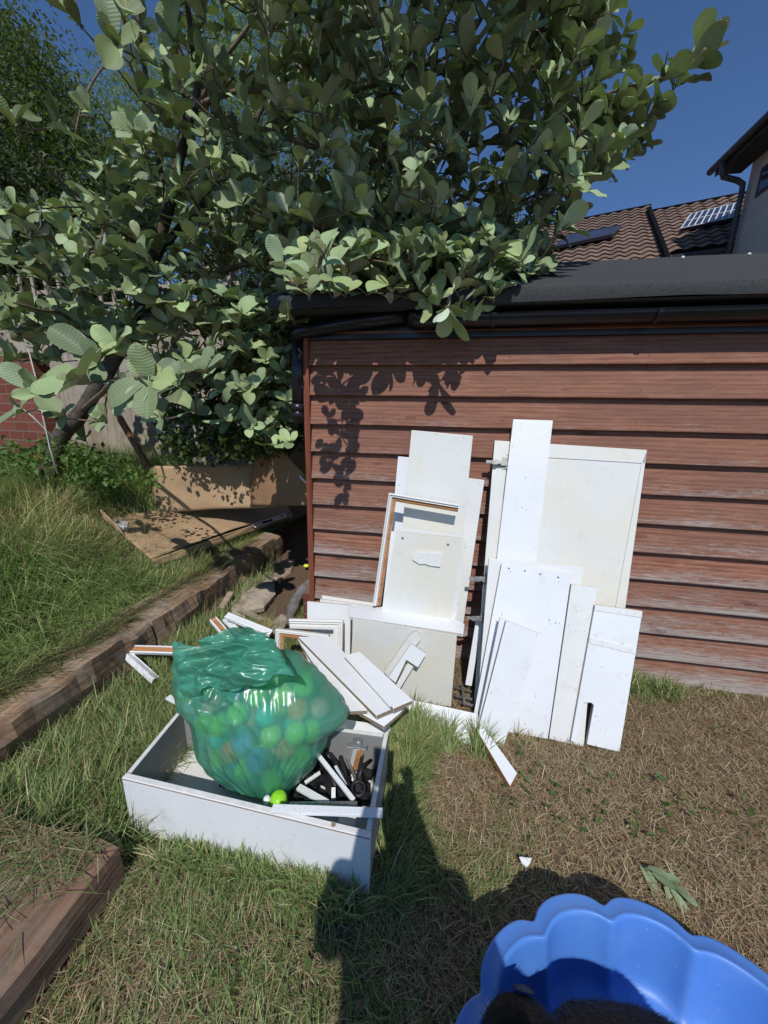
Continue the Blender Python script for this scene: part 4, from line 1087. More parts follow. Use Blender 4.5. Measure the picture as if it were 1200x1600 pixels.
# ------------------------------------------------------------------ blue paddling pool
def pool():
    t = NT('blue_plastic'); c = t.coord()
    f = t.noise(c, 5, 4); g = t.noise(c, 160, 3)
    sp = t.ramp(t.noise(c, 60, 2), [(.72, (0, 0, 0)), (.76, (1, 1, 1))])
    du = t.ramp(t.noise(c, 9, 6, .75), [(.5, (0, 0, 0)), (.75, (1, 1, 1))]); sc_ = t.ramp(t.noise(t.mapping(c, (6, 60, 6), (0, 0, .7)), 3.0, 3, .7), [(.70, (0, 0, 0)), (.73, (1, 1, 1))])
    col = t.mix(t.math('ADD', t.math('MULTIPLY', sp, .35), t.math('ADD', t.math('MULTIPLY', du, .14), t.math('MULTIPLY', sc_, .12))), t.ramp(f, [(.3, (.070, .21, .61)), (.7, (.090, .25, .69))]), (.35, .45, .60))
    t.bsdf(col, .44, .45, 0, t.bump(g, .08, .001))
    C0 = Vector((.511, -1.637))
    nt = [on_z(x, y, .19) for x, y in ((758, 1554), (837, 1442), (946, 1418), (1079, 1460))]
    na = sorted(math.atan2(q.y-C0.y, q.x-C0.x) % (2*math.pi) for q in nt)
    rest = 2*math.pi-(na[-1]-na[0]); ns = 11
    ring = [(a, .42) for a in na]+[((na[-1]+rest*k/ns), .42) for k in range(1, ns)]
    ring = sorted((a % (2*math.pi), r) for a, r in ring); n_ = len(ring)
    def radius(th):
        th = th % (2*math.pi)
        for i in range(n_):
            a0, r0 = ring[i]; a1, r1 = ring[(i+1) % n_]
            if i == n_-1: a1 += 2*math.pi
            for w in (0, 2*math.pi):
                if a0 <= th+w < a1:
                    s = (th+w-a0)/(a1-a0); half = (a1-a0)/2
                    return .42*math.cos(half)/math.cos((s-.5)*2*half) + .046*(1-abs(2*s-1)**2.2)**.62
        return .42
    NT_ = 420; N = NT_
    rad = np.array([radius(-math.pi+2*math.pi*k/N) for k in range(N)])
    sm = rad.copy()
    for _ in range(2): sm = (np.roll(sm, 1)+sm+np.roll(sm, -1))/3
    soft = sm.copy()
    for _ in range(14): soft = (np.roll(soft, 1)+soft+np.roll(soft, -1))/3
    flr = soft.copy()
    for _ in range(500): flr = (np.roll(flr, 1)+flr+np.roll(flr, -1))/3
    H_ = .19
    prof = [  # (which radius, offset, z)
        ('s', -.022, .0), ('s', -.014, .02), ('s', -.010, H_-.030), ('s', -.003, H_-.026), ('s', .001, H_-.020), ('s', .002, H_-.010), ('s', .0, H_-.003), ('s', -.003, H_-.001), ('s', -.007, H_), ('f', -.028, H_+.001), ('f', -.030, H_+.0035), ('f', -.034, H_+.005), ('f', -.038, H_+.003), ('f', -.041, H_-.006), ('f', -.048, H_-.05), ('f', -.058, .09), ('f', -.066, .045), ('f', -.074, .030), ('f', -.090, .022), ('g', -.16, .020), ('g', -.26, .020), ('g', -.36, .020)]
    V = []; F = []; uvp = []
    for (w, off, z) in prof:
        for k in range(N):
            th = -math.pi+2*math.pi*k/N
            R0 = {'s': sm, 'f': sm*.6+soft*.4, 'g': flr}[w][k]
            r = max(.005, R0+off); V.append((C0.x+r*math.cos(th), C0.y+r*math.sin(th), z+.006*(1 if w == 's' else 0)*0))
    m = len(prof)
    F = [(j*N+k, j*N+(k+1) % N, (j+1)*N+(k+1) % N, (j+1)*N+k) for j in range(m-1) for k in range(N)]
    V.append((C0.x, C0.y, .02)); ci = len(V)-1
    F3 = [((m-1)*N+k, (m-1)*N+(k+1) % N, ci) for k in range(N)]
    pt = thing('paddling_pool', 'blue scalloped hard plastic paddling pool with a dog in it', 'pool', (C0.x, C0.y, 0))
    bigmesh('shell', V, F, F3, t.m, parent=pt, org=ORG[pt.name])
    return C0
PC = pool()

# ------------------------------------------------------------------ skin-modifier bodies
def skinned(name, chains, mat, origin, sub=2, parent=None):
    """chains: list of lists of (pos, radius) where the first entry may be ('@', ci, vi) to branch"""
    verts = []; edges = []; rads = []; idx = {}
    for ci, ch in enumerate(chains):
        prev = None
        for vi, e in enumerate(ch):
            if e[0] == '@': prev = idx[(e[1], e[2])]; continue
            verts.append(Vector(e[0])-Vector(origin)); rads.append(e[1]); k = len(verts)-1; idx[(ci, vi)] = k
            if prev is not None: edges.append((prev, k))
            prev = k
    me = bpy.data.meshes.new(name); me.from_pydata(verts, edges, []); me.materials.append(mat)
    o = bpy.data.objects.new(name, me); COL.objects.link(o); o.location = origin
    ORG[o.name] = Vector(origin)
    md = o.modifiers.new('skin', 'SKIN'); md.use_smooth_shade = True
    sv = me.skin_vertices[0].data if me.skin_vertices else None
    if sv is None:
        bm = bmesh.new(); bm.from_mesh(me); bm.verts.layers.skin.verify(); bm.to_mesh(me); bm.free(); sv = me.skin_vertices[0].data
    for i, r in enumerate(rads): sv[i].radius = (r, r) if isinstance(r, (int, float)) else r
    for i in range(len(sv)): sv[i].use_root = (i == 0)
    s = o.modifiers.new('sub', 'SUBSURF'); s.levels = sub; s.render_levels = sub
    dg = bpy.context.evaluated_depsgraph_get(); ev = o.evaluated_get(dg); m2 = bpy.data.meshes.new_from_object(ev)
    o.modifiers.clear(); m2.materials.clear(); m2.materials.append(mat)
    for p in m2.polygons: p.use_smooth = True
    o.data = m2
    if parent is not None: o.parent = parent; o.location = Vector(origin)-Vector(ORG[parent.name])
    return o
def metabody(name, chains, mat, origin, res=.009, k=1.42):
    mbd = bpy.data.metaballs.new('body_field'); mo = bpy.data.objects.new('body_field', mbd); COL.objects.link(mo)
    mbd.resolution = res; mbd.render_resolution = res; mbd.threshold = .6
    for ci, c in enumerate(chains):
        pts = []
        for e in c:
            if e[0] == '@':
                q = [z for z in chains[e[1]] if z[0] != '@'][e[2]]; pts.append((Vector(q[0]), min(q[1], c[1][1]*1.1)))
            else: pts.append((Vector(e[0]), e[1]))
        for (a, ra), (b, rb) in zip(pts, pts[1:]):
            n = max(1, int((b-a).length/(min(ra, rb)*.6)))
            for i in range(n+1):
                t = i/n; el = mbd.elements.new(); el.co = a.lerp(b, t)-Vector(origin); el.radius = (ra+(rb-ra)*t)*k; el.stiffness = 1.6
    bpy.context.view_layer.update()
    dg = bpy.context.evaluated_depsgraph_get(); me = bpy.data.meshes.new_from_object(mo.evaluated_get(dg)); me.name = name
    bpy.data.objects.remove(mo); me.materials.clear(); me.materials.append(mat)
    for p in me.polygons: p.use_smooth = True
    return link(name, me, None, Vector(origin))
# dog lying in the pool: only its back and head reach into the frame
def dog():
    fur = NT('black_fur'); c = fur.coord()
    f = fur.noise(fur.mapping(c, (60, 60, 200)), 2.0, 4, .7); g = fur.noise(c, 14, 4)
    fur.bsdf(fur.mix(g, fur.ramp(f, [(.4, (.006, .006, .008)), (.75, (.035, .026, .020))]), (.012, .010, .010)), .55, .35, 0, fur.bump(f, .8, .006))
    def Tn(x, y, z, r): return on_z(x, y, z)-Vector((0, .80, .55))*r
    def off(p, x, y, z): return (p.x+x, p.y+y, max(.045, p.z+z))
    B1 = Tn(912, 1556, .225, .095); B2 = Tn(975, 1562, .215, .095); B3 = Tn(1040, 1588, .19, .085); HD = Tn(815, 1549, .24, .058)
    ch = [
        [(off(B3, .02, -.02, -.02), .075), (off(B3, -.02, 0, 0), .083), (tuple(B2), .092), (tuple(B1), .090), (off(B1, -.050, -.02, -.01), .066), (off(HD, .050, -.022, -.018), .050), (tuple(HD), .056), (off(HD, -.03, -.006, -.004), .052), (off(HD, -.062, -.03, -.035), .032), (off(HD, -.088, -.045, -.055), .024), (off(HD, -.104, -.052, -.062), .015)],
        [('@', 0, 4), (off(B1, -.07, .00, -.10), .036), (off(B1, -.13, -.02, -.14), .026), (off(B1, -.18, -.05, -.16), .022), (off(B1, -.22, -.06, -.16), .022)],
        [('@', 0, 4), (off(B1, -.06, -.10, -.09), .040), (off(B1, -.12, -.13, -.13), .026), (off(B1, -.19, -.13, -.15), .022), (off(B1, -.23, -.13, -.15), .022)],
        [('@', 0, 1), (off(B3, -.05, -.12, -.06), .058), (off(B3, -.14, -.15, -.11), .034), (off(B3, -.05, -.19, -.13), .022), (off(B3, -.12, -.20, -.14), .020)],
        [('@', 0, 1), (off(B3, -.02, .02, -.08), .045), (off(B3, -.08, .02, -.13), .030), (off(B3, -.03, .03, -.15), .020), (off(B3, -.08, .03, -.16), .018)],
        [('@', 0, 0), (off(B3, .06, -.08, -.07), .026), (off(B3, .05, -.17, -.11), .020), (off(B3, -.02, -.24, -.13), .014), (off(B3, -.10, -.26, -.14), .009)],
    ]
    bx, by = 0, 0
    def P(x, y, z): return (HD.x+.235+x, HD.y-.16+y, z+.255-.235)
    ORG_ = (B1.x, B1.y, .02)
    o = metabody('dog', ch, fur.m, ORG_); tag(o, 'black furry dog lying down inside the blue pool', 'dog')
    for s in (-1, 1):
        e = MB(); b = HD + Vector((.005, .042*s, .042))
        e.add([b+Vector((-.02, 0, 0)), b+Vector((.02, 0, 0)), b+Vector((.012, .03*s, -.045)), b+Vector((-.012, .028*s, -.05)), b+Vector((-.02, .006*s, -.006)), b+Vector((.02, .006*s, -.006)), b+Vector((.012, .034*s, -.05)), b+Vector((-.012, .032*s, -.055))],
              [(0, 1, 2, 3), (7, 6, 5, 4), (0, 3, 7, 4), (1, 5, 6, 2), (0, 4, 5, 1), (3, 2, 6, 7)], 0, True)
        e.build('ear', fur.m, o, .003)
    for s in (-1, 1):
        e = MB(); e.disc(HD+Vector((-.066, -.022+.024*s, .004)), (-1, .3*s, .6), .006, .003, 10); e.build('eye', M_PIPE, o)
    e = MB(); e.disc(HD+Vector((-.118, -.058, -.060)), (-1, -.4, .2), .011, .004, 10); e.build('nose', M_PIPE, o)
    # fur coat: short tapered hairs, one part
    me = o.data; V = []; F = []; k = 0; rg = random.Random(3)
    polys = [p for p in me.polygons if p.center.z+.02 > .09]
    for q in range(42000):
        p = polys[rg.randrange(len(polys))]; vs_ = [me.vertices[i].co for i in p.vertices]
        a, b = rg.random(), rg.random(); pt = vs_[0].lerp(vs_[1], a).lerp(vs_[-1].lerp(vs_[-2], a), b)
        nn = p.normal; comb = Vector((.9, -.55, -.15)); dr_ = (nn*.45+comb*.7+Vector((rg.gauss(0, .2), rg.gauss(0, .2), rg.gauss(0, .15)))).normalized()
        L = rg.uniform(.010, .022); s = dr_.cross(nn).normalized()*.0007
        V += [pt-s, pt+s, pt+dr_*L]; F.append((k, k+1, k+2)); k += 3
    org = o.location
    fm = bigmesh('fur', [Vector(v)+org for v in V], [], F, fur.m, parent=o, org=org); tag(fm, kind='stuff')
dog()

# ------------------------------------------------------------------ the photographer, whose shadow falls on the lawn
def person():
    skin_ = simple('skin', (.45, .27, .19), .5, .08, 10, .1); cloth = simple('dark_cloth', (.05, .055, .07), .9, .2, 20, .3); jean = simple('denim', (.06, .08, .13), .9, .2, 40, .3)
    hairm = simple('brown_hair', (.06, .035, .02), .6, .3, 60, .6)
    O = Vector((.085, -2.30, 0)); 
    p = thing('person', 'person holding up a phone at the camera position, seen only as the long lawn shadow', 'person', tuple(O))
    def Q(x, y, z): return (O.x+x, O.y+y, z)
    hz = 1.30
    ch = [[(Q(0, 0, .90), (.15, .11)), (Q(0, 0, 1.02), (.135, .10)), (Q(0, 0, 1.15), (.145, .105)), (Q(0, .0, 1.27), (.16, .10)), (Q(0, .01, 1.335), (.085, .07)), (Q(0, .02, 1.385), (.050, .052)), (Q(0, .025, 1.44), (.062, .075)), (Q(0, .03, 1.50), (.072, .088)), (Q(0, .03, 1.56), (.062, .078)), (Q(0, .03, 1.59), (.03, .04))]]
    for s in (-1, 1):
        ch.append([('@', 0, 0), (Q(.085*s, 0, .78), .082), (Q(.09*s, .01, .48), .055), (Q(.09*s, 0, .30), .052), (Q(.09*s, -.01, .09), .036), (Q(.09*s, .05, .045), .038), (Q(.095*s, .14, .035), .032)])
    for s in (-1, 1):
        ch.append([('@', 0, 3), (Q(.16*s, .01, 1.285), .055), (Q(.185*s, .05, 1.12), .043), (Q(.18*s, .10, 1.03), .040), (Q(.11*s-.03, .20, 1.13), .034), (Q(.065*s-.06, .285, 1.245), .026), (Q(.052*s-.068, .315, 1.285), (.032, .018))])
    b = skinned('body', ch, skin_, O, 2, p)
    # clothing: shell over torso, arms and legs
    ch2 = [[(Q(0, 0, .88), (.16, .12)), (Q(0, 0, 1.02), (.15, .115)), (Q(0, 0, 1.15), (.16, .118)), (Q(0, 0, 1.27), (.17, .11)), (Q(0, .01, 1.33), (.085, .075))]]
    for s in (-1, 1): ch2.append([('@', 0, 3), (Q(.165*s, .01, 1.285), .066), (Q(.19*s, .05, 1.12), .054), (Q(.185*s, .09, 1.04), .050)])
    skinned('shirt', ch2, cloth, O, 2, p)
    ch3 = [[(Q(0, 0, .93), (.155, .118)), (Q(0, 0, .84), (.15, .12))]]
    for s in (-1, 1): ch3.append([('@', 0, 1), (Q(.088*s, 0, .74), .094), (Q(.092*s, .01, .48), .066), (Q(.092*s, 0, .30), .060), (Q(.092*s, -.01, .10), .050)])
    skinned('trousers', ch3, jean, O, 2, p)
    skinned('hair', [[(Q(0, .0, 1.46), (.066, .068)), (Q(0, .005, 1.54), (.078, .086)), (Q(0, .02, 1.60), (.060, .070))]], hairm, O, 2, p)
    for s in (-1, 1):
        e = MB(); e.disc(Vector(Q(.028*s, .112, 1.515)), (0, 1, 0), .010, .004, 10); e.build('eye', M_HOLE, p)
    e = MB(); e.tube([Q(0, .108, 1.51), Q(0, .130, 1.478), Q(0, .112, 1.472)], [.008, .013, .008], 8); e.build('nose', skin_, p)
    e = MB(); e.tube([Q(-.024, .103, 1.448), Q(0, .112, 1.446), Q(.024, .103, 1.448)], [.003, .006, .003], 8); e.build('mouth', simple('lips', (.4, .16, .13), .5), p)
    # fingers curled round the phone held upright just behind the lens
    for s in (-1, 1):
        base = Vector(Q(.052*s-.068, .315, 1.30))
        for k, L in enumerate((.8, .95, 1.0, .85)):
            z = (k-1.5)*.018; b0 = base+Vector((.010*s, .0, z))
            skinned('finger', [[(b0, .0095), (b0+Vector((.012*s, .022*L, .004)), .0088), (b0+Vector((.0*s, .042*L, .006)), .008), (b0+Vector((-.018*s, .044*L, .006)), .007)]], skin_, b0, 1, p)
        b0 = base+Vector((0, -.004, .02)); skinned('thumb', [[(b0, .011), (b0+Vector((-.008*s, .008, .022)), .010), (b0+Vector((-.022*s, .014, .034)), .008)]], skin_, b0, 1, p)
    ph = MB(); pc = Vector((0.0, -1.956, 1.33)); ph.box((pc.x-.058, pc.y-.004, pc.z-.075), (pc.x+.020, pc.y+.004, pc.z+.080))
    o = ph.build('phone', M_PIPE, None, .003); tag(o, 'phone held up by the person at the camera position, seen only in the shadow', 'phone')
person()

# ------------------------------------------------------------------ houses behind the shed
def tiles():
    t = NT('clay_tiles'); c = t.coord()
    f = t.noise(c, 3.5, 5, .7); g = t.noise(c, 40, 4, .7)
    at = t.new('ShaderNodeAttribute'); at.attribute_name = 'Col'
    cc = t.mix(t.math('MULTIPLY', g, .5), t.ramp(f, [(.3, (.17, .11, .085)), (.7, (.28, .19, .145))]), (.16, .12, .10))
    cc = t.mix(1.0, cc, at.outputs[0], 'MULTIPLY')
    t.bsdf(cc, .9, .2, 0, t.bump(g, .5, .01)); return t.m
M_TILE = tiles()
M_REND = simple('painted_render', (.52, .46, .42), .95, .1, 3, .4, 90, .1)
M_LEAD = simple('dark_fascia', (.05, .045, .045), .6, .2, 5, .2)
M_GLASS = simple('dark_glass', (.03, .035, .045), .08, .1, 3, 0, spec=.9)
M_DNP = simple('grey_downpipe', (.055, .058, .065), .4, .15, 8, .05)
def tiled_house(name, label, ridge_px0, ridge_px1, Yref, pitch, down, lift, x_end_px=None):
    dR = ray(-590, 664); dR.z = 0; dR.normalize()
    P0 = on_y(ridge_px0[0], ridge_px0[1], Yref)+Vector((0, 0, lift))
    # point on the same horizontal line seen at ridge_px1
    tpl = (P0, Vector((-dR.y, dR.x, 0)))
    P1 = on_p(ridge_px1[0], ridge_px1[1], tpl); L = (P1-P0).dot(dR)
    nh = Vector((dR.y, -dR.x, 0))
    if nh.dot(CAM-P0) < 0: nh = -nh
    dn = (nh*math.cos(pitch)-Vector((0, 0, 1))*math.sin(pitch)); up = (nh*math.sin(pitch)+Vector((0, 0, 1))*math.cos(pitch))
    h = thing(name, label, 'house', (P0.x, P0.y, 0))
    if x_end_px: down = (on_p(*x_end_px, (P0, up))-P0).dot(dn)
    V = []; F = []; Cc_ = []
    a0, a1 = (0, L) if L > 0 else (L, 0)
    tw, tl = .215, .235; nu = int((a1-a0)/tw*6); nr = int(down/tl)
    for r in range(nr):
        for e in (0, 1):
            for i in range(nu+1):
                u = a0+(a1-a0)*i/nu; ph = (u/tw) % 1.0
                hgt = .022*math.sin(math.pi*min(1, ph/.62)) if ph < .62 else -.012*math.sin(math.pi*(ph-.62)/.38)
                s = r*tl+e*(tl+.015)
                V.append(P0+dR*u+dn*s+up*(hgt+(.026 if e else 0.0)))
                b_ = .8+.35*random.Random(int(u/tw)*131+r*17).random(); Cc_.append((b_, b_, b_))
    n1 = nu+1
    for r in range(nr):
        for i in range(nu):
            a = (2*r)*n1+i; F.append((a, a+1, a+n1+1, a+n1))
            if r < nr-1: b_ = (2*r+1)*n1+i; F.append((b_, b_+1, b_+n1+1, b_+n1))
    bigmesh('roof', V, F, [], M_TILE, col=Cc_, parent=h, org=ORG[h.name], smooth=False)
    mb = MB(); mb.tube([P0+dR*a0-up*.02, P0+dR*a1-up*.02], .06, 10); mb.build('ridge_tiles', M_TILE, h)
    # back slope and walls so the house is solid
    mb = MB(); A = P0+dR*a0; B_ = P0+dR*a1
    bk = (-nh*math.cos(pitch)-Vector((0, 0, 1))*math.sin(pitch))*down
    mb.prism([A, B_, B_+bk, A+bk], Vector((0, 0, -.12))); mb.build('back_roof', M_LEAD, h)
    mb = MB(); fA_, fB_ = A+dn*(down-.4), B_+dn*(down-.4); gA, gB = A+bk*.9, B_+bk*.9
    fA_.z -= .18; fB_.z -= .18
    for q in ([fA_, fB_, Vector((fB_.x, fB_.y, 0)), Vector((fA_.x, fA_.y, 0))], ):
        mb.prism(q, -nh*.2)
    for X_, Y_ in ((A, fA_), (B_, fB_)):
        g = X_+bk*.9; mb.prism([X_+Vector((0, 0, -.1)), Y_, Vector((Y_.x, Y_.y, 0)), Vector((g.x, g.y, 0)), g+Vector((0, 0, -.15))], dR*.05)
    mb.build('wall', M_REND, h)
    mb = MB(); e0_ = A+dn*(down+.03)-up*.05; e1_ = B_+dn*(down+.03)-up*.05; mb.tube([e0_, e1_], .045, 10); mb.build('gutter', M_LEAD, h)
    return h, (P0, up), dR, dn, up, nh
PITCHR = R_(36)
hA, plA, dR, dnA, upA, nhA = tiled_house('tiled_house', 'brown pantiled house roof with one bright gridded solar panel, right part', (1017, 331), (1330, 258), 8.0, PITCHR, 2.6, 0, (1090, 391))
hB, plB, _, dnB, upB, nhB = tiled_house('tiled_house', 'brown pantiled house roof with dark sloping roof panels, left part', (1017, 322), (600, 425), 8.0, PITCHR, 3.2, .0, (990, 425))
def roofpanel(name, label, px, pl, lift, grid, base, line, parent):
    n = pl[1]; P = [on_p(x, y, (pl[0]+n*(.10+lift), n)) for x, y in px]
    mb = MB(); mb.prism(P, -n*.05); o = mb.build(name, base, parent, .004)
    g = MB(); A, B_, C_, D_ = P
    w = .022
    for i in range(grid[0]+1):
        u = i/grid[0]; a, b = A.lerp(B_, u)+n*.006, D_.lerp(C_, u)+n*.006; s = (B_-A).normalized()*w/2
        g.prism([a-s, a+s, b+s, b-s], -n*.008)
    for j in range(grid[1]+1):
        v = j/grid[1]; a, b = A.lerp(D_, v)+n*.008, B_.lerp(C_, v)+n*.008; s = (D_-A).normalized()*w/2
        g.prism([a-s, a+s, b+s, b-s], -n*.008)
    g.build('frame', line, o); return o
M_PV = simple('photovoltaic_cells', (.035, .04, .07), .25, .2, 6, 0, spec=.6); M_PVL = simple('aluminium', (.62, .64, .66), .4, .1, 10, 0)
roofpanel('solar_panel', None, [(1080, 334), (1157, 316), (1149, 339), (1064, 357)], plA, 0, (8, 2), M_PV, M_PVL, hA)
roofpanel('roof_panel', None, [(890, 366), (972, 351), (957, 366), (863, 386)], plB, .02, (1, 1), M_PV, M_LEAD, hB)
roofpanel('roof_panel', None, [(840, 376), (868, 371), (852, 392), (820, 397)], plB, .02, (1, 1), M_PV, M_LEAD, hB)
# step between the two roofs: verge of the left roof
v0 = on_p(1017, 322, (plB[0]+upB*.10, upB)); mb = MB()
mb.prism([v0, v0+dnB*3.6, v0+dnB*3.6-upB*.16, v0-upB*.16], dR*.06 if dR.x < 0 else -dR*.06); mb.build('verge', M_TILE, hB)
# rendered house at the right edge
def right_house():
    Yc = 5.2; cpx = on_y(1166, 300, Yc); Xw = cpx.x
    h = thing('rendered_house', 'beige rendered house at the right edge with dark eaves and a swan-neck downpipe', 'house', (Xw+2, Yc-2, 0))
    ze = on_y(1128, 256, Yc).z
    zs = ze-.02
    mb = MB(); mb.prism([(Xw, Yc, 0), (Xw, .8, 0), (Xw, .8, zs+.25), (Xw, Yc, zs+.25)], Vector((6, 0, 0))); mb.build('wall', M_REND, h)
    ex_ = on_y(1131, 262, Yc+.05).x; 
    # roof slope rising to the right
    mb = MB(); sl = .75; w = 3.6
    mb.prism([(ex_, Yc+.25, ze+.06), (ex_+w, Yc+.25, ze+.06+w*sl), (ex_+w, Yc+.25, ze+.18+w*sl), (ex_, Yc+.25, ze+.14)], Vector((0, -5.2, 0))); mb.build('roof', M_TILE, h)
    mb = MB(); mb.prism([(ex_+.02, Yc+.22, ze-.02), (Xw, Yc+.22, ze-.02), (Xw, Yc+.22, ze+.02), (ex_+.02, Yc+.22, ze+.02)], Vector((0, -5.1, 0))); mb.build('soffit', M_LEAD, h)
    mb = MB(); mb.prism([(ex_-.0, Yc+.24, ze-.03), (ex_+.02, Yc+.24, ze-.03), (ex_+.02, Yc+.24, ze+.12), (ex_-.0, Yc+.24, ze+.12)], Vector((0, -5.15, 0))); mb.build('fascia', M_LEAD, h)
    mb = MB(); mb.tube([(ex_-.055, Yc+.28, ze+.06), (ex_-.055, .4, ze+.06)], .05, 12); g = mb.build('gutter', M_LEAD, h)
    d0 = Vector((ex_-.05, Yc, ze+.02)); d1 = on_y(1130, 277, Yc); d2 = on_y(1150, 288, Yc); d3 = on_y(1159, 300, Yc-.03); d4 = on_y(1141, 385, Yc-.03); 
    d4 = Vector((d3.x, d3.y, 1.6))
    mb = MB(); mb.tube([d0, d0+Vector((0, 0, -.10)), Vector((d0.x+.04, Yc, ze-.17)), Vector((d3.x-.09, Yc-.02, ze-.24)), Vector((d3.x-.01, Yc-.03, ze-.30)), Vector((d3.x, Yc-.03, ze-.42)), d4], .036, 12); mb.build('downpipe', M_DNP, h)
    wf = MB(); wz = on_x(1193, 274, Xw); wf.box((Xw-.012, wz.y-1.0, wz.z-.25), (Xw+.05, wz.y+.06, wz.z+.12)); f = wf.build('window', M_LEAD, h)
    wf = MB(); wf.box((Xw-.016, wz.y-.95, wz.z-.20), (Xw-.013, wz.y+.01, wz.z+.07)); wf.build('pane', M_GLASS, f)
right_house()

# ------------------------------------------------------------------ foliage
def nrmz(a): return a/np.maximum(1e-9, np.linalg.norm(a, axis=-1, keepdims=True))
def leaves_mesh(name, base, d, n, size, col, mat, parent, width=.52, nv=7, curl=None, fold=None, small=False):
    """base Nx3, d direction, n normal, size N"""
    N = len(base); d = nrmz(d); n = nrmz(n-d*(n*d).sum(1, keepdims=True)); s = np.cross(d, n)
    if small:
        tv = np.array([0, .45, .45, 1.0]); tu = np.array([0, -1, 1, 0.]); hw = np.array([0, .5*width, .5*width, 0]); tz = np.array([0, .06, .06, -.12])
        V = base[:, None]+size[:, None, None]*(d[:, None]*tv[None, :, None]+s[:, None]*(tu*hw)[None, :, None]+n[:, None]*tz[None, :, None])
        V = V.reshape(-1, 3); b = np.arange(N)[:, None]*4
        F4 = b+np.array([0, 2, 3, 1])
        return bigmesh(name, V, F4, [], mat, col=np.repeat(col, 4, 0), parent=parent, org=ORG[parent.name] if parent is not None else Vector((0, 0, 0)), smooth=False)
    vv = np.array([-.16, 0, .10, .24, .40, .56, .70, .83, .93, 1.0]); hwp = np.array([.018, .02, .17, .31, .42, .49, .50, .42, .27, .03])*width/.5
    uu = np.array([-1, -.5, 0, .5, 1.0])
    if curl is None: curl = rng.normal(.35, .35, N)
    if fold is None: fold = rng.uniform(.15, .75, N)
    Uv, Vv = np.meshgrid(uu, vv); Uv = Uv.ravel(); Vv = Vv.ravel(); HW = np.repeat(hwp, 5)
    M = len(Uv)
    ruf = rng.uniform(0, 6.28, (N, 1)); 
    x = Uv*HW*(1+0*ruf)
    y = Vv-(curl[:, None]**2)*np.sign(Vv)*np.abs(Vv)**3/6
    z = -curl[:, None]*Vv**2/2 + fold[:, None]*np.abs(x)*.75 - .9*fold[:, None]*x**2 + (.010+.022*np.abs(np.sin(ruf*3)))*np.sin(Vv*(9+5*np.sin(ruf*2))+ruf+Uv*2.6)*np.abs(Uv)
    asym = rng.normal(0, .05, (N, 1)); x = x+asym*Vv**2
    P = base[:, None]+size[:, None, None]*(d[:, None]*y[..., None]+s[:, None]*x[..., None]+n[:, None]*z[..., None])
    q = []
    for j in range(len(vv)-1):
        for i in range(4): q.append((j*5+i, j*5+i+1, (j+1)*5+i+1, (j+1)*5+i))
    F4 = (np.arange(N)[:, None, None]*M+np.array(q)[None]).reshape(-1, 4)
    uv = np.stack([np.tile(Uv*HW, N), np.tile(Vv, N)], -1)
    return bigmesh(name, P.reshape(-1, 3), F4, [], mat, uv=uv, col=np.repeat(col, M, 0), parent=parent, org=ORG[parent.name])
def P3(x, y, dep): return np.array(CAM + ray(x, y)*dep)
def inpoly(x, y, pol):
    c = False; j = len(pol)-1
    for i in range(len(pol)):
        if (pol[i][1] > y) != (pol[j][1] > y) and x < (pol[j][0]-pol[i][0])*(y-pol[i][1])/(pol[j][1]-pol[i][1])+pol[i][0]: c = not c
        j = i
    return c

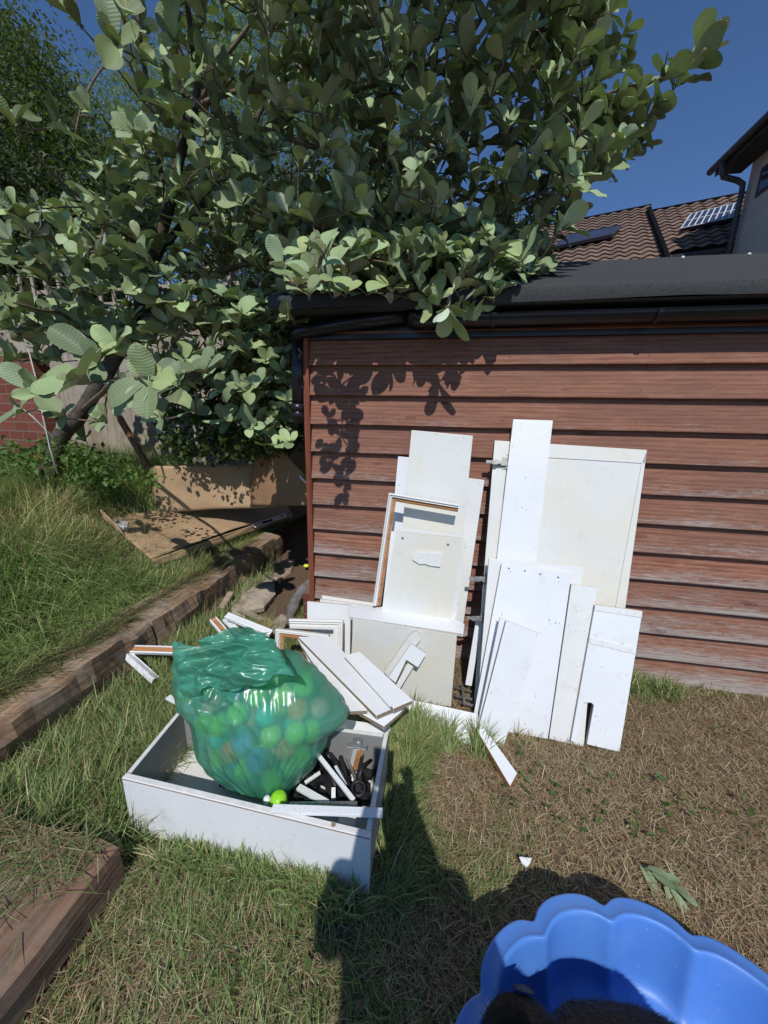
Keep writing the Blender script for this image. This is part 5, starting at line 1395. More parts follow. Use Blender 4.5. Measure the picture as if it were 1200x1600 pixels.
tree = thing('magnolia_tree', 'broad-leaved tree with big downy grey-green leaves spreading over the fence and shed roof', 'tree', tuple(on_z(75, 760, .75)*0+Vector(P3(75, 740, 2.6))))
CH = dict(
 trunk=[(72, 760, 2.62, .068), (95, 690, 2.56, .058), (128, 640, 2.5, .050), (180, 560, 2.45, .045), (215, 490, 2.4, .041), (240, 400, 2.3, .036), (262, 330, 2.22, .031), (290, 220, 2.12, .025), (305, 160, 2.05, .021), (300, 60, 1.95, .016), (285, -80, 1.85, .010)],
 b1=[(305, 165, 2.05, .016), (345, 150, 2.0, .013), (400, 143, 1.95, .012), (520, 148, 1.9, .011), (640, 112, 1.85, .009), (735, 55, 1.8, .006), (780, -40, 1.8, .004)],
 b2=[(290, 205, 2.1, .016), (350, 195, 2.1, .013), (410, 203, 2.1, .012), (480, 228, 2.1, .011), (600, 250, 2.05, .010), (680, 247, 2.0, .009), (730, 228, 1.95, .009), (780, 215, 1.9, .0085), (860, 190, 1.85, .008), (950, 148, 1.8, .007), (1030, 122, 1.75, .006), (1095, 82, 1.72, .004)],
 b3=[(730, 228, 1.95, .008), (765, 145, 1.85, .007), (800, 90, 1.8, .006), (830, 20, 1.75, .004), (850, -60, 1.7, .003)],
 b4=[(600, 250, 2.05, .009), (700, 300, 2.05, .008), (800, 318, 2.0, .007), (880, 285, 1.95, .006), (950, 262, 1.9, .005), (985, 240, 1.88, .004)],
 b5=[(780, 215, 1.9, .006), (870, 235, 1.9, .006), (950, 215, 1.86, .005), (1010, 180, 1.83, .004)],
 b6=[(262, 330, 2.22, .020), (245, 230, 2.15, .016), (228, 120, 2.05, .013), (212, -30, 1.95, .009)],
 b7=[(275, 290, 2.2, .016), (288, 150, 2.15, .013), (268, -30, 2.0, .009)],
 b8=[(240, 400, 2.3, .022), (330, 300, 2.35, .021), (392, 203, 2.4, .018), (440, 100, 2.4, .014), (480, -40, 2.3, .009)],
 b9=[(215, 490, 2.4, .018), (330, 430, 2.3, .015), (450, 400, 2.2, .012), (560, 380, 2.15, .009), (650, 400, 2.05, .007), (740, 380, 2.0, .005), (800, 370, 2.0, .004)],
 b10=[(180, 560, 2.45, .016), (110, 500, 2.2, .012), (50, 480, 1.9, .008), (15, 470, 1.8, .004)],
 b11=[(128, 640, 2.5, .018), (160, 610, 1.95, .014), (190, 596, 1.5, .009), (215, 588, 1.28, .005)],
 b12=[(215, 490, 2.4, .014), (300, 500, 2.2, .010), (380, 520, 2.1, .007), (440, 560, 2.1, .004)],
 b13=[(245, 230, 2.15, .008), (200, 97, 1.9, .006), (165, 105, 1.85, .005), (135, 150, 1.8, .005), (118, 210, 1.8, .004)],
 b14=[(240, 400, 2.3, .012), (150, 330, 2.0, .009), (80, 270, 1.8, .006), (25, 200, 1.7, .004)],
 b15=[(700, 300, 2.05, .006), (725, 400, 1.98, .005), (715, 470, 1.92, .003)],
 b17=[(450, 400, 2.2, .009), (480, 385, 1.8, .008), (500, 375, 1.4, .006), (505, 385, 1.15, .004)],
 b16=[(305, 165, 2.05, .012), (360, 80, 1.9, .010), (430, -20, 1.8, .007)],
)
def smooth_chain(c, sub=4):
    P = [P3(x, y, d) for x, y, d, r in c]; R = [r for *_, r in c]; out = []; rr = []
    n = len(P)
    for i in range(n-1):
        p0 = P[max(0, i-1)]; p1 = P[i]; p2 = P[i+1]; p3 = P[min(n-1, i+2)]
        for k in range(sub):
            t = k/sub; out.append(.5*((2*p1)+(-p0+p2)*t+(2*p0-5*p1+4*p2-p3)*t*t+(-p0+3*p1-3*p2+p3)*t**3)); rr.append(R[i]*(1-t)+R[i+1]*t)
    out.append(P[-1]); rr.append(R[-1]); return out, rr
SK = []
for k, c in CH.items():
    pts, rr = smooth_chain(c); 
    pts = [p+np.array([nz(p[0]*5, p[1]*5, p[2]*5)*.02, nz(p[0]*5, p[1]*5, p[2]*5+9)*.02, nz(p[2]*5, p[1]*5, 4)*.012]) for p in pts]
    mb = MB(); mb.tube([Vector(p) for p in pts], [r*(1+.15*nz(i*1.3, r*90)) for i, r in enumerate(rr)], 10)
    mb.build('trunk' if k == 'trunk' else 'branch', M_BARK if k in ('trunk', 'b8', 'b6', 'b7') else M_TWIG, tree)
    SK += [(p, r) for p, r in zip(pts, rr) if r < .03]
SKP = np.array([p for p, r in SK]); SKR = np.array([r for p, r in SK])
def proj_px(p):
    v = Vector(p)-CAM; d = v.dot(FWD); return 600+FPX*v.dot(RGT)/d, 800-FPX*v.dot(UPV)/d, d
def shadow_ok(p, margin=1.93):
    """keep the sunlit boards and lawn clear: where would this leaf's shadow fall?"""
    x, y, z = p
    if x > -.66 and y < .05:
        return z+1.14*y > margin
    k_ = (z-.5)/.749; X_, Y_ = x-.077*k_, y+.657*k_
    if X_ < -2.8: return Y_ > .9
    if X_ < -1.4: return Y_ > 1.38
    return Y_ > .55
ROS = []   # centre, size, axis, k
def put(x, y, dep, size=.13, k=6, axis=None, force=False, spread=1.0, margin=1.93):
    p = P3(x, y, dep)
    if force == 'far':
        q = 0
        while not shadow_ok(p, margin) and q < 14: q += 1; p = P3(x, y, dep+.08*q)
        size *= 1+.08*q/dep
    elif not force and not shadow_ok(p, margin): return False
    ROS.append((p, size, axis, k, spread)); return True
rr_ = random.Random(11)
def fill(pol, n, d0, d1, size=(.11, .16), k=(5, 8), margin=1.93):
    xs_ = [p[0] for p in pol]; ys_ = [p[1] for p in pol]; c = 0; tries = 0; pts = []
    while c < n and tries < n*60:
        tries += 1
        x = rr_.uniform(min(xs_), max(xs_)); y = rr_.uniform(min(ys_), max(ys_))
        if not inpoly(x, y, pol): continue
        best = rr_.uniform(d0, d1)
        p = P3(x, y, best)
        if any(np.sum((p-q)**2) < .060**2 for q in pts): continue
        if put(x, y, best, rr_.uniform(*size), rr_.randint(*k), margin=margin): pts.append(p); c += 1
# explicit sprays read off the photograph
for (x, y, d, s, k) in [(1098, 84, 1.72, .155, 8), (1040, 118, 1.75, .14, 6), (1000, 140, 1.78, .13, 5), (965, 150, 1.8, .13, 6), (930, 160, 1.82, .14, 6), (900, 130, 1.85, .13, 6), (1012, 182, 1.83, .13, 6), (985, 200, 1.84, .13, 6), (950, 215, 1.86, .13, 6), (985, 240, 1.88, .13, 6), (945, 262, 1.9, .13, 7), (905, 275, 1.92, .13, 7), (870, 290, 1.95, .13, 7), (915, 50, 1.9, .13, 7), (875, 30, 1.9, .13, 6), (905, 95, 1.9, .13, 6), (860, 90, 1.9, .13, 7), (880, 190, 1.88, .13, 7), (850, 150, 1.9, .13, 6), (925, 205, 1.9, .13, 6), (1080, 100, 1.73, .14, 7), (1060, 128, 1.76, .12, 6), (1025, 165, 1.8, .12, 6), (975, 175, 1.82, .13, 7), (940, 190, 1.85, .13, 7), (1000, 225, 1.87, .12, 6), (965, 245, 1.88, .12, 6), (925, 280, 1.9, .12, 6), (900, 250, 1.9, .13, 7), (880, 60, 1.88, .13, 7), (925, 70, 1.88, .12, 6), (860, 240, 1.92, .13, 7), (830, 60, 1.85, .13, 7), (890, 330, 1.98, .12, 6), (845, 330, 2.0, .12, 7), (840, 400, 2.1, .12, 7), (835, 420, 2.15, .11, 6),
    (20, 185, 1.6, .15, 7), (85, 195, 1.65, .14, 6), (140, 175, 1.75, .12, 4), (60, 365, 1.75, .14, 8), (20, 470, 1.7, .12, 7), (50, 480, 1.75, .13, 8), (105, 470, 1.9, .12, 6), (130, 320, 1.9, .13, 7), (160, 330, 1.85, .14, 7), (115, 20, 1.5, .16, 7), (180, 65, 1.55, .15, 6), (195, 20, 1.6, .12, 5), (160, 270, 1.85, .13, 6), (190, 290, 1.9, .13, 7),
    (500, 80, 1.75, .13, 6), (575, 185, 1.8, .13, 5), (575, 190, 1.85, .11, 4), (530, 385, 1.8, .15, 7), (600, 330, 1.8, .15, 7), (640, 245, 1.75, .12, 4), (745, 280, 1.75, .12, 5), (805, 315, 1.8, .13, 6), (705, 400, 1.85, .16, 8), (660, 405, 1.9, .13, 7), (770, 395, 1.95, .13, 7), (690, 50, 1.6, .12, 5), (765, 40, 1.6, .12, 5), (820, 20, 1.6, .14, 6), (640, 440, 2.0, .12, 6), (690, 445, 2.0, .12, 6), (750, 430, 2.0, .12, 6), (590, 430, 2.0, .13, 7), (540, 440, 2.05, .12, 6)]:
    put(x, y, d, s, k, force=('far' if x < 200 else x > 820))
# big close cluster at lower left
put(232, 592, 1.34, .165, 8, np.array([.15, -.8, .45]), True, 1.25); put(126, 592, 1.42, .16, 7, np.array([-.25, -.75, .5]), True, 1.2); put(180, 545, 1.55, .14, 7, np.array([0, -.7, .7]), True); put(270, 520, 1.75, .13, 7, None, 'far'); put(245, 470, 1.8, .12, 7, None, 'far'); put(130, 685, 1.9, .10, 6, None, 'far'); put(330, 540, 1.8, .13, 7, None, 'far'); put(345, 570, 1.9, .12, 6, None, 'far'); put(300, 500, 1.9, .12, 7, None, 'far'); put(370, 500, 1.9, .12, 6, None, 'far')
for (x, y, d, s_, k) in [(60, 520, 1.8, .13, 7), (105, 505, 1.85, .13, 7), (150, 450, 1.85, .13, 7), (205, 505, 1.9, .13, 7), (240, 530, 1.85, .14, 7), (285, 470, 1.9, .13, 7), (305, 545, 1.9, .13, 7), (335, 505, 1.9, .13, 6), (385, 545, 2.0, .12, 7), (405, 600, 2.05, .11, 7), (355, 610, 2.0, .12, 7), (25, 560, 1.8, .12, 6), (15, 510, 1.75, .13, 7), (70, 430, 1.8, .13, 7), (120, 400, 1.85, .13, 7), (170, 400, 1.9, .13, 7), (215, 440, 1.9, .12, 7), (20, 400, 1.8, .13, 6), (260, 430, 1.95, .12, 6), (320, 450, 1.95, .12, 7), (375, 460, 2.0, .12, 7), (420, 520, 2.05, .11, 7), (430, 650, 2.1, .10, 6), (300, 600, 2.0, .12, 7), (255, 570, 1.9, .12, 7), (90, 560, 1.7, .13, 6), (175, 590, 1.75, .12, 6)]:
    put(x, y, d, s_, k, np.array([rr_.uniform(-.35, .35), -.62, .62]), 'far')
for (x, y, d, s_, k) in [(95, 648, 1.7, .13, 6), (160, 655, 1.75, .11, 6), (55, 610, 1.6, .13, 7), (275, 600, 1.6, .13, 7), (305, 640, 1.8, .11, 6), (250, 650, 1.75, .10, 5), (150, 560, 1.5, .14, 7), (320, 575, 1.65, .13, 7), (30, 640, 1.8, .11, 6), (385, 610, 1.9, .11, 6), (415, 560, 1.95, .11, 6), (350, 655, 2.0, .10, 6)]:
    put(x, y, d, s_, k, np.array([rr_.uniform(-.4, .4), -.75, .5]), True, 1.15)
for (x, y, d, s_, k) in [(475, 425, 1.62, .11, 7), (500, 440, 1.66, .11, 7), (520, 460, 1.66, .10, 6), (480, 470, 1.68, .10, 6), (455, 455, 1.7, .11, 7), (545, 445, 1.64, .11, 7), (575, 455, 1.64, .10, 6), (600, 440, 1.62, .11, 7), (625, 458, 1.62, .10, 6), (460, 500, 1.8, .10, 6), (495, 400, 1.6, .11, 7), (440, 480, 1.85, .11, 7)]:
    put(x, y, d, s_, k, np.array([rr_.uniform(-.3, .3), -.5, .6]), True)
put(200, 620, 1.6, .10, 5, None, True); put(290, 560, 1.7, .11, 6, None, 'far'); put(160, 500, 1.8, .12, 6, None, 'far')
# leaves hanging in front of the gutter; depth solved from where their shadow lies on the boards
def solve_depth(lp, sp):
    W = np.array(on_y(sp[0], sp[1], -.01)); A = np.array(TOSUN); rd = np.array(ray(*lp)); c = np.array(CAM)
    M_ = np.stack([rd, -A], 1); t, *_ = np.linalg.lstsq(M_, W-c, rcond=None); return t[0]
dh = solve_depth((712, 500), (690, 625))
put(700, 484, dh, .115, 5, np.array([-.1, -.3, -1.0]), True); put(722, 470, dh+.02, .12, 5, np.array([.3, -.4, -.7]), True); put(668, 470, dh+.05, .10, 5, np.array([-.4, -.4, -.3]), True)
put(745, 470, dh+.06, .12, 5, np.array([.5, -.4, -.5]), True); put(765, 452, dh+.05, .12, 5, np.array([.5, -.3, -.3]), True); put(650, 455, dh+.1, .12, 5, np.array([-.3, -.4, -.3]), True)
# sprays that dapple the left end of the boards
for (zs, x) in [(1.52, -.60), (1.44, -.53), (1.38, -.62), (1.30, -.56), (1.22, -.66), (1.15, -.60), (1.06, -.53), (.98, -.54), (1.50, -.47), (1.60, -.64), (1.20, -.50)]:
    W_ = Vector((x, -.03, zs)); best = None
    for q in range(40, 180):
        P_ = W_+TOSUN*(q/100); px_, py_, d_ = proj_px(P_)
        if py_ < 425+30*math.sin(x*90): best = P_; break
    if best is not None: ROS.append((np.array(best), .085, np.array([.1, -.5, .6]), 4, 1.0))
# crown mass, plus unseen leaves above the frame added to shade it
fill([(420, -60), (960, -60), (930, 120), (900, 300), (860, 420), (780, 470), (650, 470), (480, 480), (430, 300)], 640, 1.4, 2.9, (.08, .13))
fill([(430, 300), (850, 330), (850, 430), (760, 465), (480, 480), (440, 400)], 260, 1.6, 2.9, (.08, .12))
fill([(190, -60), (440, -60), (440, 300), (300, 330), (200, 200)], 130, 1.5, 2.6, (.085, .13))
fill([(200, 200), (440, 280), (470, 500), (330, 520), (220, 480), (150, 330)], 190, 1.75, 2.9, (.08, .12))
fill([(0, 310), (180, 300), (280, 480), (200, 560), (60, 560), (0, 560)], 120, 1.7, 2.8, (.09, .13))
fill([(60, 480), (440, 470), (470, 640), (420, 690), (330, 650), (230, 560)], 150, 1.9, 2.9, (.08, .12))
fill([(400, 430), (475, 430), (470, 690), (430, 700), (395, 600)], 40, 1.95, 2.5, (.08, .11))
fill([(100, -120), (1000, -420), (1050, -60), (900, -20), (100, -20)], 240, 1.5, 2.6)  # mostly above the frame, added to cast shade on the crown
fill([(820, -60), (960, -60), (1000, 180), (960, 260), (860, 330), (830, 200)], 60, 1.6, 2.1, (.09, .13))
fill([(300, -700), (950, -700), (980, -300), (200, -300)], 200, 1.6, 3.0)  # out of view, added towards the sun to darken the crown top
fill([(455, 380), (830, 380), (800, 450), (660, 468), (470, 474)], 130, 1.35, 1.8, (.08, .12), margin=1.60)
for q in range(300):  # unseen overhead leaves, added only to block sun from the crown interior
    p_q = np.array([rr_.uniform(-.95, .45), rr_.uniform(-1.3, .8), rr_.uniform(2.75, 3.9)])
    px_, py_, d_ = proj_px(p_q)
    if d_ > .2 and py_ > -60: continue
    if shadow_ok(p_q, 2.02): ROS.append((p_q, rr_.uniform(.10, .14), None, 7, 1.0))
fill([(430, 440), (485, 440), (480, 500), (440, 520)], 8, 1.6, 2.0, (.08, .11), margin=1.3)
def build_crown():
    B = []; D = []; Nn = []; S = []; C_ = []; TW = MB()
    tc = np.array(ORG[tree.name])
    GP = [*SKP]; GR = [*SKR]; arr = np.zeros((len(GP)+len(ROS)*4, 3)); rad_ = np.zeros(len(arr)); cnt = len(GP); arr[:cnt] = SKP; rad_[:cnt] = SKR
    order = sorted(ROS, key=lambda e: float(np.min(np.sum((SKP-e[0])**2, 1))))
    for (p, size, axis, k, spread) in order:
        dd = np.sum((arr[:cnt]-p)**2, 1); dd = dd+np.where(arr[:cnt, 2] > p[2]+.05, .02, 0); j = int(np.argmin(dd)); src = arr[j].copy(); L = math.sqrt(float(np.sum((src-p)**2))); rs = rad_[j]
        if axis is None:
            out = (p-src)/max(L, .05); ax = (np.array([.55, -.35, .7])+rng.normal(0, .22, 3)) if p[0] > .42 else out*.4+np.array([.05, -.30, .8])+rng.normal(0, .36, 3)
        else: ax = np.array(axis, float)+rng.normal(0, .08, 3)
        ax = ax/np.linalg.norm(ax)
        if L > .04:
            mid = (src+p)/2+np.array([0, 0, -.10*L])+rng.normal(0, .04*L, 3); q = p-ax*.03
            m1 = src*.25+mid*.5+p*.25-ax*.02*0
            TW.tube([Vector(src), Vector(m1), Vector(q), Vector(p)], [min(rs, .0050), .0038, .0030, .0026], 6)
            for w_ in (m1, m1*.5+q*.5, q): arr[cnt] = w_; rad_[cnt] = .0036; cnt += 1
        t0 = np.cross(ax, [0.3, .2, 1]); t0 /= np.linalg.norm(t0); t1 = np.cross(ax, t0); ph0 = rng.uniform(0, 6.28)
        tint = rng.uniform(.82, 1.15)
        for i in range(k):
            ph = ph0+i*2.4+rng.normal(0, .2); inner = i/max(1, k-1)
            th = (1.12-.75*inner+rng.normal(0, .17))*spread
            rad = t0*math.cos(ph)+t1*math.sin(ph); d = ax*math.cos(th)+rad*math.sin(th); n = ax*math.sin(th)-rad*math.cos(th)
            n = n+rng.normal(0, .18, 3); sz = size*1.02*(1.08-.45*inner)*rng.uniform(.68, 1.25)
            B.append(p-ax*.012*i*.5+rad*.004); D.append(d); Nn.append(n); S.append(sz)
            g = tint*(rng.uniform(.45, .75) if rng.uniform() < .40 else rng.uniform(.85, 1.3)); y = rng.uniform(0, 1)
            C_.append((g*(.92+.35*inner*y), g*(1+.12*inner*y), g*(1.0-.25*y)))
    leaves_mesh('crown', np.array(B), np.array(D), np.array(Nn), np.array(S), np.array(C_), M_LEAF, tree, .29)
    o = TW.build('twigs', M_TWIG, tree); o['kind'] = 'stuff'
build_crown()

def cloud(name, label, cat, pol, n, d0, d1, size, tint, trunk=None, clump=60, cr=.14, mat=None, width=.5, up=.5, keep=None, tintv=.3):
    """tree or bush made of small leaves gathered in clumps"""
    cs = []; xs_ = [p[0] for p in pol]; ys_ = [p[1] for p in pol]
    while len(cs) < n//clump:
        x = rr_.uniform(min(xs_), max(xs_)); y = rr_.uniform(min(ys_), max(ys_))
        if inpoly(x, y, pol): 
            q = P3(x, y, rr_.uniform(d0, d1))
            if keep is None or keep(q): cs.append(q)
    cs = np.array(cs); N = len(cs)*clump
    cen = np.repeat(cs, clump, 0); off = rng.normal(0, 1, (N, 3)); off /= np.maximum(1, np.linalg.norm(off, axis=1, keepdims=True)/1.8)
    p = cen+off*np.array([cr, cr, cr*.7])
    org = Vector(cs.mean(0)); org.z = float(cs[:, 2].min())-.2
    if trunk: org = Vector(trunk[0])
    t = thing(name, label, cat, tuple(org))
    d = rng.normal(0, 1, (N, 3)); d[:, 2] -= .2; nn = rng.normal(0, 1, (N, 3))+np.array([.05, -.3, up+.6])
    g = np.repeat(rng.uniform(1-tintv, 1+tintv, len(cs)), clump)[:, None]*rng.uniform(.75, 1.25, (N, 1))
    col = g*np.array(tint)
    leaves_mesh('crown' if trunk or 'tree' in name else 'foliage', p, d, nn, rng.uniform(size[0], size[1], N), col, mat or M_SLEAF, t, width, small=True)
    if trunk:
        mb = MB(); mb.tube([Vector(q) for q in trunk], [.14, .10, .06][:len(trunk)], 10); mb.build('trunk', M_BARK, t)
        rad = MB()
        for i in range(0, len(cs), max(1, len(cs)//45)):
            q = Vector(cs[i]); a = Vector(trunk[-1]); a = Vector(trunk[0]).lerp(a, rr_.uniform(.6, 1.0)); m = a.lerp(q, .5)+Vector((0, 0, .15))
            rad.tube([a, m, q], [.030, .018, .006], 6)
        rad.build('limbs', M_BARK, t)
    return t
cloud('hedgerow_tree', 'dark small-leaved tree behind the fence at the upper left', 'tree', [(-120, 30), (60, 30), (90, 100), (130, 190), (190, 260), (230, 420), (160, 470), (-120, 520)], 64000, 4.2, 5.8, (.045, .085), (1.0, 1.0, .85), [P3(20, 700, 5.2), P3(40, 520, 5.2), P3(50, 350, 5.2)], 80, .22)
cloud('shade_backing_tree', 'dense backing tree added at the far left, shade put into its dark tint', 'tree', [(-120, 250), (40, 250), (110, 330), (160, 430), (120, 480), (-120, 560)], 22000, 3.9, 4.4, (.05, .09), (.45, .5, .4), [P3(0, 700, 4.4), P3(10, 600, 4.4), P3(20, 500, 4.4)], 80, .2)  # added leaf mass, its dark tint paints the black shade there
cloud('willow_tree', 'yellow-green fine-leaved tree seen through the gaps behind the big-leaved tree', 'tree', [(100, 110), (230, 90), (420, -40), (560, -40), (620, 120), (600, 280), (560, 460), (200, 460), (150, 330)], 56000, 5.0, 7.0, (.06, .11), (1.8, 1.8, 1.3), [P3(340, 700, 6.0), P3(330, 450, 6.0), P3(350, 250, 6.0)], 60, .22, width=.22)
cloud('leaf_backing', 'dark leaf backing added behind the shed for the shaded depth under the branches', 'leaf_backing', [(360, 300), (600, 290), (780, 350), (830, 400), (820, 470), (360, 520)], 34000, 3.9, 5.2, (.05, .09), (.75, .8, .7), None, 80, .2, keep=lambda q: q[1] > 2.5)  # added backing, keeps sky out so the crown interior looks shaded
cloud('ivy_bush', 'dark glossy ivy bush behind the cardboard at the foot of the fence', 'bush', [(255, 590), (300, 560), (420, 540), (478, 600), (470, 690), (400, 715), (265, 712)], 4200, 2.75, 3.15, (.035, .065), (.9, 1.0, .85), None, 26, .07, width=.75)
cloud('climbing_shrub', 'small-leaved green shrub beside the shed downpipe', 'shrub', [(360, 470), (455, 440), (458, 690), (420, 700), (370, 640)], 2600, 2.6, 3.1, (.04, .07), (1.7, 1.8, 1.5), None, 26, .08, width=.7)
cloud('bramble_patch', 'low bright bramble and nettles at the foot of the tree trunk', 'weeds', [(-20, 705), (60, 690), (130, 700), (240, 730), (250, 755), (120, 750), (-20, 745)], 1300, 2.35, 2.75, (.03, .05), (.9, 1.0, .8), None, 16, .05, mat=M_WEED, width=.7)
# pale dead stems in front of the brick wall
mb = MB(); mb.tube([P3(90, 740, 2.2), P3(78, 700, 2.15), P3(65, 640, 2.1), P3(56, 590, 2.1), P3(44, 545, 2.1)], [.005, .0045, .004, .004, .003], 6)
o = mb.build('dead_stem', M_CHIPW); tag(o, 'pale bare stem rising against the brick wall', 'stem')
mb = MB(); mb.tube([P3(20, 628, 2.1), P3(50, 650, 2.1), P3(85, 685, 2.15)], [.003, .004, .004], 6)
o = mb.build('dead_stem', M_CHIPW); tag(o, 'thin pale stem crossing the bare stem at the brick wall', 'stem')

# ------------------------------------------------------------------ grass
def blades(name, pos, length, width, az, th0, curl, col, mat, kind='stuff', label=None, twist=None):
    N = len(pos); K = 4
    h = np.stack([np.cos(az), np.sin(az), np.zeros(N)], -1); up = np.array([0, 0, 1.0]); side = np.stack([-np.sin(az), np.cos(az), np.zeros(N)], -1)
    if twist is not None:
        side = side*np.cos(twist)[:, None]+up*np.sin(twist)[:, None]
    P = [pos]; p = pos
    for k in range(K-1):
        th = th0+curl*(k+.5)/(K-1); p = p+(h*np.sin(th)[:, None]+up*np.cos(th)[:, None])*(length/(K-1))[:, None]; P.append(p)
    wv = [1.0, .9, .6]; V = np.zeros((N, 7, 3), np.float32)
    for k in range(3):
        V[:, 2*k] = P[k]-side*(width*wv[k]/2)[:, None]; V[:, 2*k+1] = P[k]+side*(width*wv[k]/2)[:, None]
    V[:, 6] = P[3]
    b = np.arange(N)[:, None, None]*7
    F4 = (b+np.array([[0, 1, 3, 2], [2, 3, 5, 4]])[None]).reshape(-1, 4); F3 = (np.arange(N)[:, None]*7+np.array([4, 5, 6])[None])
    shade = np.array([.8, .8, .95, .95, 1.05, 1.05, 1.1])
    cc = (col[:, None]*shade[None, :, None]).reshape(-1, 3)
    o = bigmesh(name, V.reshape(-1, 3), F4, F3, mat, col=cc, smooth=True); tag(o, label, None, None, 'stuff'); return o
BOXP = np.array([(p.x, p.y) for p in (fl, fr, br_, bl_)])
def in_convex(x, y, P, m=0.0):
    c = P.mean(0); r = np.ones(len(x), bool)
    for i in range(len(P)):
        a = P[i]; b = P[(i+1) % len(P)]; e = b-a; nrm = np.array([-e[1], e[0]]); nrm = nrm/np.linalg.norm(nrm)
        if np.dot(nrm, c-a) < 0: nrm = -nrm
        r &= ((x-a[0])*nrm[0]+(y-a[1])*nrm[1]) > -m
    return r
def free(x, y, m=0.0):
    ok = ~in_convex(x, y, BOXP, m)
    ok &= ((x-PC.x)**2+(y-PC.y)**2) > (.455)**2
    ok &= ~((x > -.78) & (y > -.035))
    ok &= ~((x > -1.38) & (x < -.98) & (y > .0) & (y < .72) & (rng.uniform(0, 1, len(x)) < .85))
    ok &= ~((x > -1.78) & (x < -1.535) & (y < 1.3))
    ok &= ~((x > -1.43) & (x < -.855) & (y < -1.28))
    ok &= ~((x > .24) & (x < .84) & (y > -.545))
    ok &= ~((x > -.56) & (x < .13) & (y > YC-.02))
    return ok
def scat(n, x0, x1, y0, y1, m=0.0):
    x = rng.uniform(x0, x1, n); y = rng.uniform(y0, y1, n); k = free(x, y, m); return x[k], y[k]
vlow = np.vectorize(low_z); vbank = np.vectorize(bank_z)
def n2(x, y, s, o): return np.array([noise.noise(Vector((a*s, b*s, o))) for a, b in zip(x, y)])
GREENS = np.array([(.12, .20, .045), (.16, .25, .065), (.21, .28, .095), (.085, .15, .035), (.27, .33, .14)])
STRAWS = np.array([(.46, .36, .20), (.36, .25, .14), (.56, .47, .30), (.22, .13, .08), (.31, .19, .115), (.40, .26, .155)])
def dryness(x, y):
    d = .32+.60*np.clip((x+.02)/.12, 0, 1)*np.clip((y+1.30)/.25, 0, 1)+.25*np.clip((x+.02)/.12, 0, 1)
    for (cx, cy_, r, a) in ((-.06, -.66, .12, 1.0), (.27, -.93, .15, .55), (.12, -1.08, .13, .55), (.40, -1.02, .12, .3), (1.15, -.15, .10, .9), (.75, -.92, .16, .35), (-.05, -1.0, .10, .7), (.95, -.75, .25, .25), (.45, -.70, .08, .3)):
        d -= a*np.exp(-((x-cx)**2+(y-cy_)**2)/r**2)
    d += .30*n2(x, y, 5, 1)+.25*n2(x, y, 16, 7)
    return d
def mkcol(x, y, d, dark=1.0):
    N = len(x); g = GREENS[rng.integers(0, 5, N)]*rng.uniform(.75, 1.25, (N, 1)); s = STRAWS[rng.integers(0, 6, N)]*rng.uniform(.7, 1.25, (N, 1))
    pick = rng.uniform(0, 1, N) < d; c = np.where(pick[:, None], s, g); m = rng.uniform(0, .35, (N, 1)); return (c*(1-m)+(g*.5+s*.5)*m)*dark
# flat thatch over the whole lower lawn
x, y = scat(150000, -1.5, 1.75, -1.95, -.0); N = len(x); d = dryness(x, y)
z = vlow(x, y)+rng.uniform(.0, .016, N)
blades('thatch', np.stack([x, y, z], -1), rng.uniform(.015, .062, N), rng.uniform(.0008, .0021, N), rng.uniform(0, 6.28, N), rng.uniform(1.15, 1.62, N), rng.normal(.1, .35, N), mkcol(x, y, np.clip(d+.25, 0, 1), 1.1), M_STRAW, label='matted dry thatch over the lawn')
x, y = scat(45000, 1.7, 3.2, -2.0, 0); N = len(x)
blades('thatch', np.stack([x, y, rng.uniform(-.012, .01, N)], -1), rng.uniform(.02, .075, N), rng.uniform(.0012, .0028, N), rng.uniform(0, 6.28, N), rng.uniform(1.15, 1.62, N), rng.normal(.1, .35, N), mkcol(x, y, np.full(N, .85), 1.1), M_STRAW, label='matted dry thatch further along the shed')
# standing grass
x, y = scat(90000, -1.5, 1.75, -1.95, -.0, .0); d = dryness(x, y); k = rng.uniform(0, 1, len(x)) > np.clip(d*1.15, 0, .93); x, y, d = x[k], y[k], d[k]; N = len(x)
hz_ = .045+.05*np.clip(.6-d, 0, 1)+.03*n2(x, y, 3, 12)+.07*np.clip((-.98-x)/.1, 0, 1)*np.clip((y+1.4)/.2, 0, 1)
th = np.where(rng.uniform(0, 1, N) < .6, rng.uniform(.5, 1.35, N), rng.uniform(.1, .8, N))
azf = 2.2*n2(x, y, 2.5, 40)*3+rng.normal(0, 1.1, N)
blades('lawn_grass', np.stack([x, y, vlow(x, y)], -1), np.clip(hz_*rng.uniform(.6, 1.5, N), .02, .3), rng.uniform(.0014, .0034, N), azf, th, rng.normal(.6, .4, N), mkcol(x, y, np.clip(d*.5, 0, .6), 1.18), M_GRASS, label='short green and straw grass of the lawn')
